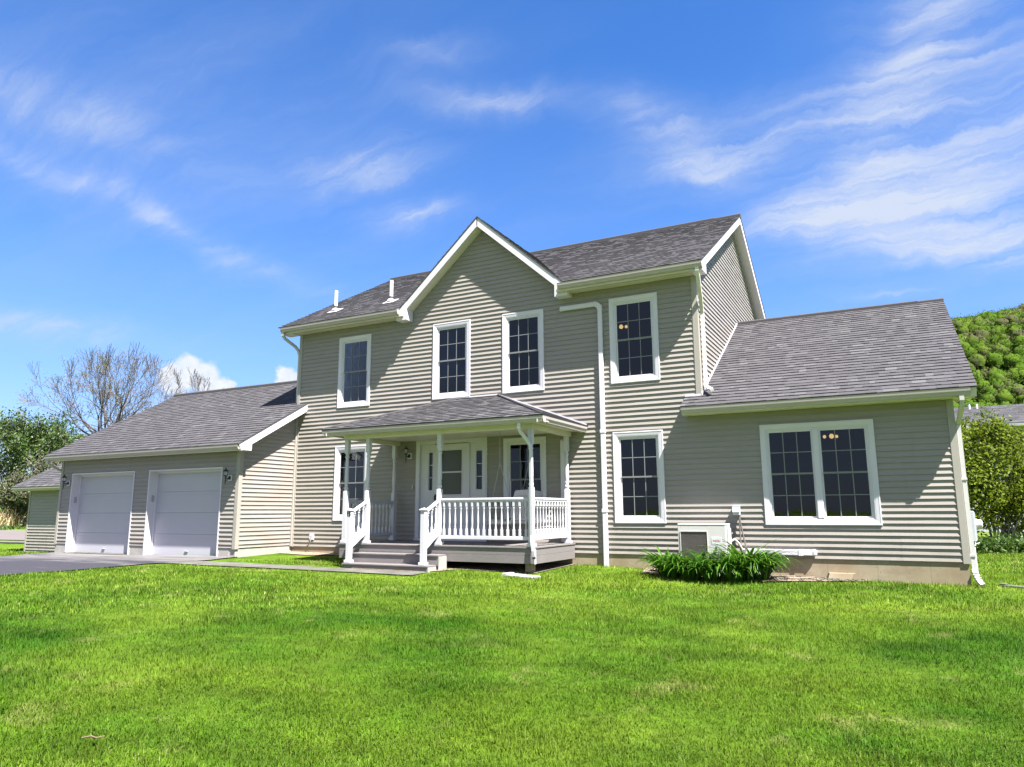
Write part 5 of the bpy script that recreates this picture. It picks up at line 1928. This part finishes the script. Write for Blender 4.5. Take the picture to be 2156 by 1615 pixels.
def leaf_quads(centres, per, spread, size, rngn, normals=None, nk=0.0):
    """leaf-sized faces scattered round centres; normals turn them outwards"""
    c = np.repeat(np.asarray(centres, float), per, 0)
    n = len(c)
    c = c + rngn.normal(0, spread, (n, 3)) * np.array([1, 1, .8])
    nn = rngn.normal(0, 1, (n, 3))
    if normals is not None:
        nn = nn * (1 - nk) + np.repeat(np.asarray(normals, float), per, 0) * nk * 1.7
    nn /= np.linalg.norm(nn, axis=1)[:, None]
    a = rngn.normal(0, 1, (n, 3)); a -= nn * (a * nn).sum(1)[:, None]; a /= np.linalg.norm(a, axis=1)[:, None]
    b = np.cross(nn, a)
    s = size * rngn.uniform(.6, 1.3, n)[:, None]
    v = np.stack([c - a * s, c + b * s * .5, c + a * s, c - b * s * .5], 1)
    return v.reshape(-1, 3), np.arange(n * 4).reshape(-1, 4)


def tree(name, base, stems, leaf, bark, label, cat='tree', group=None, leaf_per=6, leaf_spread=.25, leaf_size=.08, seed=1, leaf_depth=1, leaf_filter=None, depth=4, L=3.0, r=.16, **kw):
    rg = random.Random(seed); rn = np.random.default_rng(seed)
    e = empty(name, base)
    tag(e, label, cat, group)
    mb = MB(); tips = []
    for (dx, dy, dz, ls, rs) in stems:
        grow(mb, (base[0] + dx * .25, base[1] + dy * .25, base[2] - .1), (dx, dy, dz), L * ls, r * rs, depth, rg, tips, **kw)
    mb.build('trunk', bark, e)
    cs_ = [tuple(p) for p, dp in tips if dp <= leaf_depth and (leaf_filter is None or leaf_filter(p, rg))]
    if cs_ and leaf:
        v, f = leaf_quads(cs_, leaf_per, leaf_spread, leaf_size, rn)
        np_mesh('crown', v, [f], leaf, e)
    return e


def sdz(s_, d_):
    x, y = sd(s_, d_)
    return (x, y, gzf(x, y))


# big bare tree behind the garage: a tall bole, stems fanning out, a few first leaves
def fan_tree(base, h0, angles, L, r, depth, leaf, label, seed, leaf_filter=None):
    rg = random.Random(seed); rn = np.random.default_rng(seed)
    e = empty('bare_tree', base)
    tag(e, label, 'tree', 'bare trees behind the garage')
    mb = MB(); tips = []
    b = Vector(base)
    for k in range(3):
        o = RV * (.35 * (k - 1)) + DV * rg.uniform(-.3, .3)
        mb.tube([b + Vector((o.x * .5, o.y * .5, -.2)), b + Vector((o.x * .8, o.y * .8, h0 * .5)), b + Vector((o.x, o.y, h0))], [r * 1.5, r * 1.25, r], 7, caps=False)
    for k, (ang, lean, ls) in enumerate(angles):
        o = RV * (.35 * ((k % 3) - 1))
        v = RV * math.sin(R(ang)) + DV * lean
        grow(mb, b + Vector((o.x, o.y, h0 - .1 - .25 * (k % 2))), (v.x, v.y, math.cos(R(ang))), L * ls, r * .62 * ls, depth, rg, tips, .05, .36, (2, 3), .09, .0125, 1.45)
    mb.build('trunk', 'bark_dark', e)
    cs_ = [tuple(p) for p, dp in tips if dp <= 1 and leaf_filter and leaf_filter(p, rg)]
    if cs_:
        v, f = leaf_quads(cs_, 2, .16, .065, rn)
        np_mesh('crown', v, [f], 'leaf_bud', e)


bx, by, bz = sdz(-33.6, 60)
fan_tree((bx, by, bz), 6.7, [(-66, .1, .95), (-57, -.1, 1.02), (-46, -.2, 1.05), (-31, .25, 1.02), (-19, -.1, 1.05), (-7, .3, 1.0), (4, -.2, 1.05), (14, .2, 1.1), (25, -.25, 1.1), (37, .1, 1.05), (50, -.1, 1.02), (62, .1, .95), (-12, .6, .9), (20, .55, .95), (-38, .5, .9)], 2.72, .16, 4, True,
         'big bare tree with fanned stems and a few yellowish new leaves behind the garage roof', 5,
         lambda p, rg: rg.random() < (.40 if (Vector((p.x - bx, p.y - by)).dot(RV) < 1.5 and p.z > 8) else .06))
fan_tree(sdz(-29.6, 66), 8.3, [(-32, .1, .9), (-12, -.1, 1.0), (6, .2, 1.05), (22, 0, 1.0), (38, .1, .9)], 2.0, .11, 4, False,
         'smaller leafless tree showing just above the garage ridge in front of the white cloud', 9)
# leafy trees at the left edge
for k, (s_, d_, L, lab, sd_k, leaf) in enumerate((
        (-38.0, 55, 3.2, 'windblown green tree with pale stems at the left edge, its top above the low roof', 21, 'leaf_silver'),
        (-37.6, 59, 2.9, 'leafy green tree between the tree at the left edge and the bare tree', 22, 'leaf_green'),
        (-43.3, 58, 3.1, 'green tree cut by the left edge of the picture', 23, 'leaf_silver'),
        (-39.8, 68, 3.0, 'dark green tree standing farther back behind the fanned bare tree', 27, 'leaf_green'))):
    b_ = sdz(s_, d_)
    fan = [(.1, .05, 1, 1.0, 1.0), (-.25, .1, 1, .9, .7), (.3, -.1, 1, .85, .7)]
    tree('leafy_tree', b_, fan, leaf, 'bark_pale', lab, seed=sd_k, depth=4, L=L, r=.15, up=.12, spread=.45, leaf_per=11, leaf_spread=.26, leaf_size=.115, leaf_depth=2, group='leafy trees beyond the road')
# grey scrub below the bare tree
for k, (s_, d_, L, lab, sd_k) in enumerate(((-31.9, 52, 1.75, 'grey brown twiggy shrub just left of the garage roof', 31), (-33.6, 51, 1.45, 'lower grey green shrub between the twiggy one and the leafy trees', 32))):
    b_ = sdz(s_, d_)
    fan = [(.5 * math.cos(t), .5 * math.sin(t), .8, 1, .5) for t in (0.3, 1.5, 2.8, 4.0, 5.2)]
    tree('shrub', b_, fan, 'brush_twig', 'bark_pale', lab, 'shrub', 'shrubs beyond the road', seed=sd_k, depth=4, L=L, r=.07, up=.05, spread=.6, leaf_per=8, leaf_spread=.2, leaf_size=.09, leaf_depth=2)
for k, (s_, d_, L, lab, sd_k) in enumerate(((-41.5, 53, .9, 'dense green bush at the left edge behind the tall dry grass', 41), (-39.0, 53, .95, 'dense green bush behind the dry grass, nearer to the low roof', 42), (-37.0, 54, 1.0, 'dense green bush hidden partly by the low roof', 43), (-43.5, 53, 1.0, 'dense green bush cut by the left picture edge', 44))):
    b_ = sdz(s_, d_)
    fan = [(.5 * math.cos(t), .5 * math.sin(t), .7, 1, .5) for t in (0.3, 1.5, 2.8, 4.0, 5.2)]
    tree('green_bush', b_, fan, 'leaf_green', 'bark_pale', lab, 'bush', 'green bushes beyond the road', seed=sd_k, depth=3, L=L, r=.06, up=.04, spread=.6, leaf_per=26, leaf_spread=.28, leaf_size=.12, leaf_depth=3)

# tall dry grass on the left, beyond the road
n = 5200
s_ = NR.uniform(-46, -33, n); d_ = NR.uniform(46, 51, n)
P2 = np.stack([s_ * RV.x + d_ * DV.x, -14 + s_ * RV.y + d_ * DV.y], -1)
bs = np.stack([P2[:, 0], P2[:, 1], gz(P2[:, 0], P2[:, 1])], -1)
hh = NR.uniform(.8, 1.9, n) * (.75 + .3 * np.sin(s_ * 1.7))
v_, f_ = blades(bs, NR.uniform(0, 6.28, n), hh, NR.uniform(.03, .08, n), hh * NR.uniform(.1, .7, n), 4)
tag(np_mesh('dry_grass', v_, [f_], 'dry_grass'), 'tall straw coloured dry grass beyond the road at the left edge', 'grass', kind='stuff')
# rough green verge in front of it
n = 2600
s_ = NR.uniform(-48, -30, n); d_ = NR.uniform(43.2, 46.5, n)
P2 = np.stack([s_ * RV.x + d_ * DV.x, -14 + s_ * RV.y + d_ * DV.y], -1)
bs = np.stack([P2[:, 0], P2[:, 1], gz(P2[:, 0], P2[:, 1])], -1)
hh = NR.uniform(.1, .35, n)
v_, f_ = blades(bs, NR.uniform(0, 6.28, n), hh, NR.uniform(.03, .07, n), hh * NR.uniform(.1, .7, n), 2)
tag(np_mesh('grass', v_, [f_], 'leaf_green'), 'rough green verge grass beyond the road', 'grass', kind='stuff')

# the big bush at the right, low undergrowth before it
rn = np.random.default_rng(77)
def bush(name, blobs, per_m3, leaf, size, label, seed, cat='bush'):
    rn = np.random.default_rng(seed); rg = random.Random(seed)
    x0, y0, z0 = blobs[0][:3]
    e = empty(name, (x0, y0, gzf(x0, y0)))
    tag(e, label, cat)
    cs_ = []; nm_ = []
    for (x, y, z, rx, rz) in blobs:
        n = int(per_m3 * rx * rx * rz)
        u = rn.normal(0, 1, (n, 3)); u /= np.linalg.norm(u, axis=1)[:, None]
        rr = rn.uniform(.45, 1.0, n) ** .5
        q = u * rr[:, None] * np.array([rx, rx, rz]) + np.array([x, y, z])
        q = q[q[:, 2] > gzf(x, y) + .1]
        cs_.append(q)
        nm_.append((q - np.array([x, y, z])) / np.array([rx, rx, rz]))
    cs_ = np.concatenate(cs_); nm_ = np.concatenate(nm_)
    v, f = leaf_quads(cs_, 14, .13, size, rn, nm_, .45)
    mb = MB()
    g0 = gzf(x0, y0)
    for k in range(0, len(cs_), max(1, len(cs_) // 45)):
        q = Vector(cs_[k]); m_ = Vector((x0 + rg.uniform(-.4, .4), y0 + rg.uniform(-.4, .4), g0))
        mid = m_.lerp(q, .5) + Vector((0, 0, .25))
        mb.tube([m_, mid, q], [.035, .02, .006], 4, caps=False)
    mb.build('stem', 'bark_pale', e)
    np_mesh('crown', v, [f], leaf, e)
bx_, by_, _ = sdz(16.4, 24.3)
def bb(s_, d_, z, rx, rz):
    x, y = sd(s_, d_)
    return (x, y, z, rx, rz)
bush('tall_bush', [bb(16.2, 24.4, 1.3, 1.0, 1.7), bb(15.4, 24.5, 2.60, .50, .55), bb(16.1, 24.3, 2.75, .50, .60), bb(16.8, 24.3, 2.15, .65, .60), bb(14.8, 24.4, 2.1, .5, .8), bb(15.4, 24.2, .6, .85, 1.3), bb(17.5, 24.2, .9, .85, 1.15), bb(18.4, 24.2, .3, 1.0, 1.3), bb(16.9, 23.9, .2, .9, .9)],
     330, 'leaf_bush', .060, 'tall rounded yellow green bush at the right edge in front of the neighbouring roof', 51)
n = 2600
s_ = NR.uniform(11.5, 19, n); d_ = NR.uniform(20.6, 23.2, n)
P2 = np.stack([s_ * RV.x + d_ * DV.x, -14 + s_ * RV.y + d_ * DV.y], -1)
cs_ = np.stack([P2[:, 0], P2[:, 1], gz(P2[:, 0], P2[:, 1]) + NR.uniform(.02, .30, n)], -1)
v_, f_ = leaf_quads(cs_, 9, .10, .06, NR)
tag(np_mesh('undergrowth', v_, [f_], 'leaf_green'), 'low leafy undergrowth below the tall bush at the right edge', 'undergrowth', kind='stuff')

# ------------------------------------------------------------------ neighbouring house at the right
nb_ = empty('neighbouring_house', (9, 38, -1.2))
tag(nb_, 'distant grey roofed house behind the tall bush below the wooded hill', 'house')
b = MB()
nx0, nx1, ne, nr = -3.0, 18.0, 33.9, 39.4
b.box(nx0 + .4, nx1 - .4, ne + .7, 2 * nr - ne - .7, -1.3, 4.7)
b.build('wall', 'neighbour_wall', nb_)
ns = (6.38 - 4.72) / (nr - ne)
nc = math.hypot(1, ns)
F = slope_frame((0, ne, 4.72), (1, 0, 0), (0, 1 / nc, ns / nc))
b = MB(); shingles(b, F, [(nx0, 0), (nx1, 0), (nx1, (nr - ne) * nc), (nx0, (nr - ne) * nc)], tmin=.2, tmax=.6, pitch=.16, bias=.48, calm=.5)
b.prism([F(u_, v_, -.001) for u_, v_ in ((nx0, 0), (nx1, 0), (nx1, (nr - ne) * nc), (nx0, (nr - ne) * nc))], (0, 0, -.14))
F2 = slope_frame((0, 2 * nr - ne, 4.72), (1, 0, 0), (0, -1 / nc, ns / nc))
b.prism([F2(u_, v_, 0) for u_, v_ in ((nx0, 0), (nx1, 0), (nx1, (nr - ne) * nc), (nx0, (nr - ne) * nc))], (0, 0, -.14))
rf = b.build('roof', 'shingle', nb_)
for x in (4.45, 4.85):
    b = MB(); b.lathe([(.06, -.1), (.06, .28), (.05, .28)], (x, nr - .7, 6.38 - .7 * ns), 10)
    b.build('vent_pipe', 'pvc', rf)
b = MB()
b.box(nx0, nx1, ne - .10, ne - .01, 4.54, 4.68)
b.build('gutter', 'grey_plastic', nb_)
for x in (5.7, 9.5, 13.5):
    b = MB()
    yy = ne + .7
    b.box(x, x + 1.7, yy - .05, yy - .002, 3.2, 4.45)
    w_ = b.build('window', 'trim', nb_)
    b = MB(); b.box(x + .07, x + .82, yy - .058, yy - .051, 3.27, 4.38); b.box(x + .88, x + 1.63, yy - .058, yy - .051, 3.27, 4.38)
    b.build('pane', 'black_metal', w_)

# ------------------------------------------------------------------ wooded hill
def hill_z(x, y):
    """long ridge, highest behind the right side of the house"""
    a = (x - 230) / 500.0
    prof = np.exp(-np.abs(a) ** 2) * 141
    t = np.clip((y - 250) / 330.0, 0, 1.6)
    s_ = np.where(t < 1, t * t * (3 - 2 * t), 1 - .25 * (t - 1))
    return -1.5 + prof * s_ + 3.0 * np.sin(x * .021 + 1) * np.sin(y * .017) * s_ + 2.0 * np.sin(x * .06) * s_


X = np.linspace(-480, 900, 110); Y = np.linspace(245, 760, 60)
gx_, gy_ = np.meshgrid(X, Y)
v_ = np.stack([gx_, gy_, hill_z(gx_, gy_)], -1).reshape(-1, 3)
i_ = np.arange(len(X) * len(Y)).reshape(len(Y), len(X))
f_ = np.stack([i_[:-1, :-1], i_[:-1, 1:], i_[1:, 1:], i_[1:, :-1]], -1).reshape(-1, 4)
tag(np_mesh('hill', v_, [f_], 'hill_ground'), kind='structure')
# canopy: crowns only where the hill can be seen beside the house
nc_ = 14000
cx_ = NR.uniform(-70, 240, nc_); cy_ = NR.uniform(255, 590, nc_)
ang = np.degrees(np.arctan2(cx_, cy_ + 14))
ok = (ang > -4) & (ang < 17)
cx_, cy_ = cx_[ok], cy_[ok]
nc_ = len(cx_)
rad = 1.5 + 4.6 * NR.uniform(0, 1, nc_) ** 2.2
cz_ = hill_z(cx_, cy_) + rad * .5 + NR.uniform(-.6, 2.4, nc_)
per = 95
u = NR.normal(0, 1, (nc_, per, 3)); u /= np.linalg.norm(u, axis=2)[..., None]
u[..., 2] = np.abs(u[..., 2]) * 1.25 - .25
lump = 1 + .25 * np.sin(u[..., 0] * 5 + cx_[:, None]) * np.sin(u[..., 1] * 5 + cy_[:, None])
q = u * (rad[:, None] * lump * NR.uniform(.78, 1.10, (nc_, per)))[..., None] + np.stack([cx_, cy_, cz_], -1)[:, None, :]
v_, f_ = leaf_quads(q.reshape(-1, 3), 1, .3, .44, NR, u.reshape(-1, 3), .45)
# inner body of every crown, so that no sky shows through
nt_, np_ = 6, 9
th = np.linspace(.05, 2.0, nt_); ph = np.linspace(0, 2 * np.pi, np_, endpoint=False)
dm = np.array([[math.sin(t) * math.cos(p + .35 * k), math.sin(t) * math.sin(p + .35 * k), math.cos(t) * 1.2] for k, t in enumerate(th) for p in ph])
lm = 1 + .22 * np.sin(dm[None, :, 0] * 5 + cx_[:, None]) * np.sin(dm[None, :, 1] * 5 + cy_[:, None]) + NR.normal(0, .07, (nc_, len(dm)))
dv = dm[None] * (rad[:, None] * .66 * lm)[..., None] + np.stack([cx_, cy_, cz_], -1)[:, None, :]
df = np.array([[k * np_ + a, k * np_ + (a + 1) % np_, (k + 1) * np_ + (a + 1) % np_, (k + 1) * np_ + a] for k in range(nt_ - 1) for a in range(np_)])
df = (df[None] + (np.arange(nc_) * len(dm))[:, None, None]).reshape(-1, 4) + len(v_)
v_ = np.concatenate([v_, dv.reshape(-1, 3)]); f_ = np.concatenate([f_, df])
tag(np_mesh('forest', v_, [f_], 'forest_leaf'), 'bright green spring forest covering the hill behind the house', 'forest', kind='stuff')
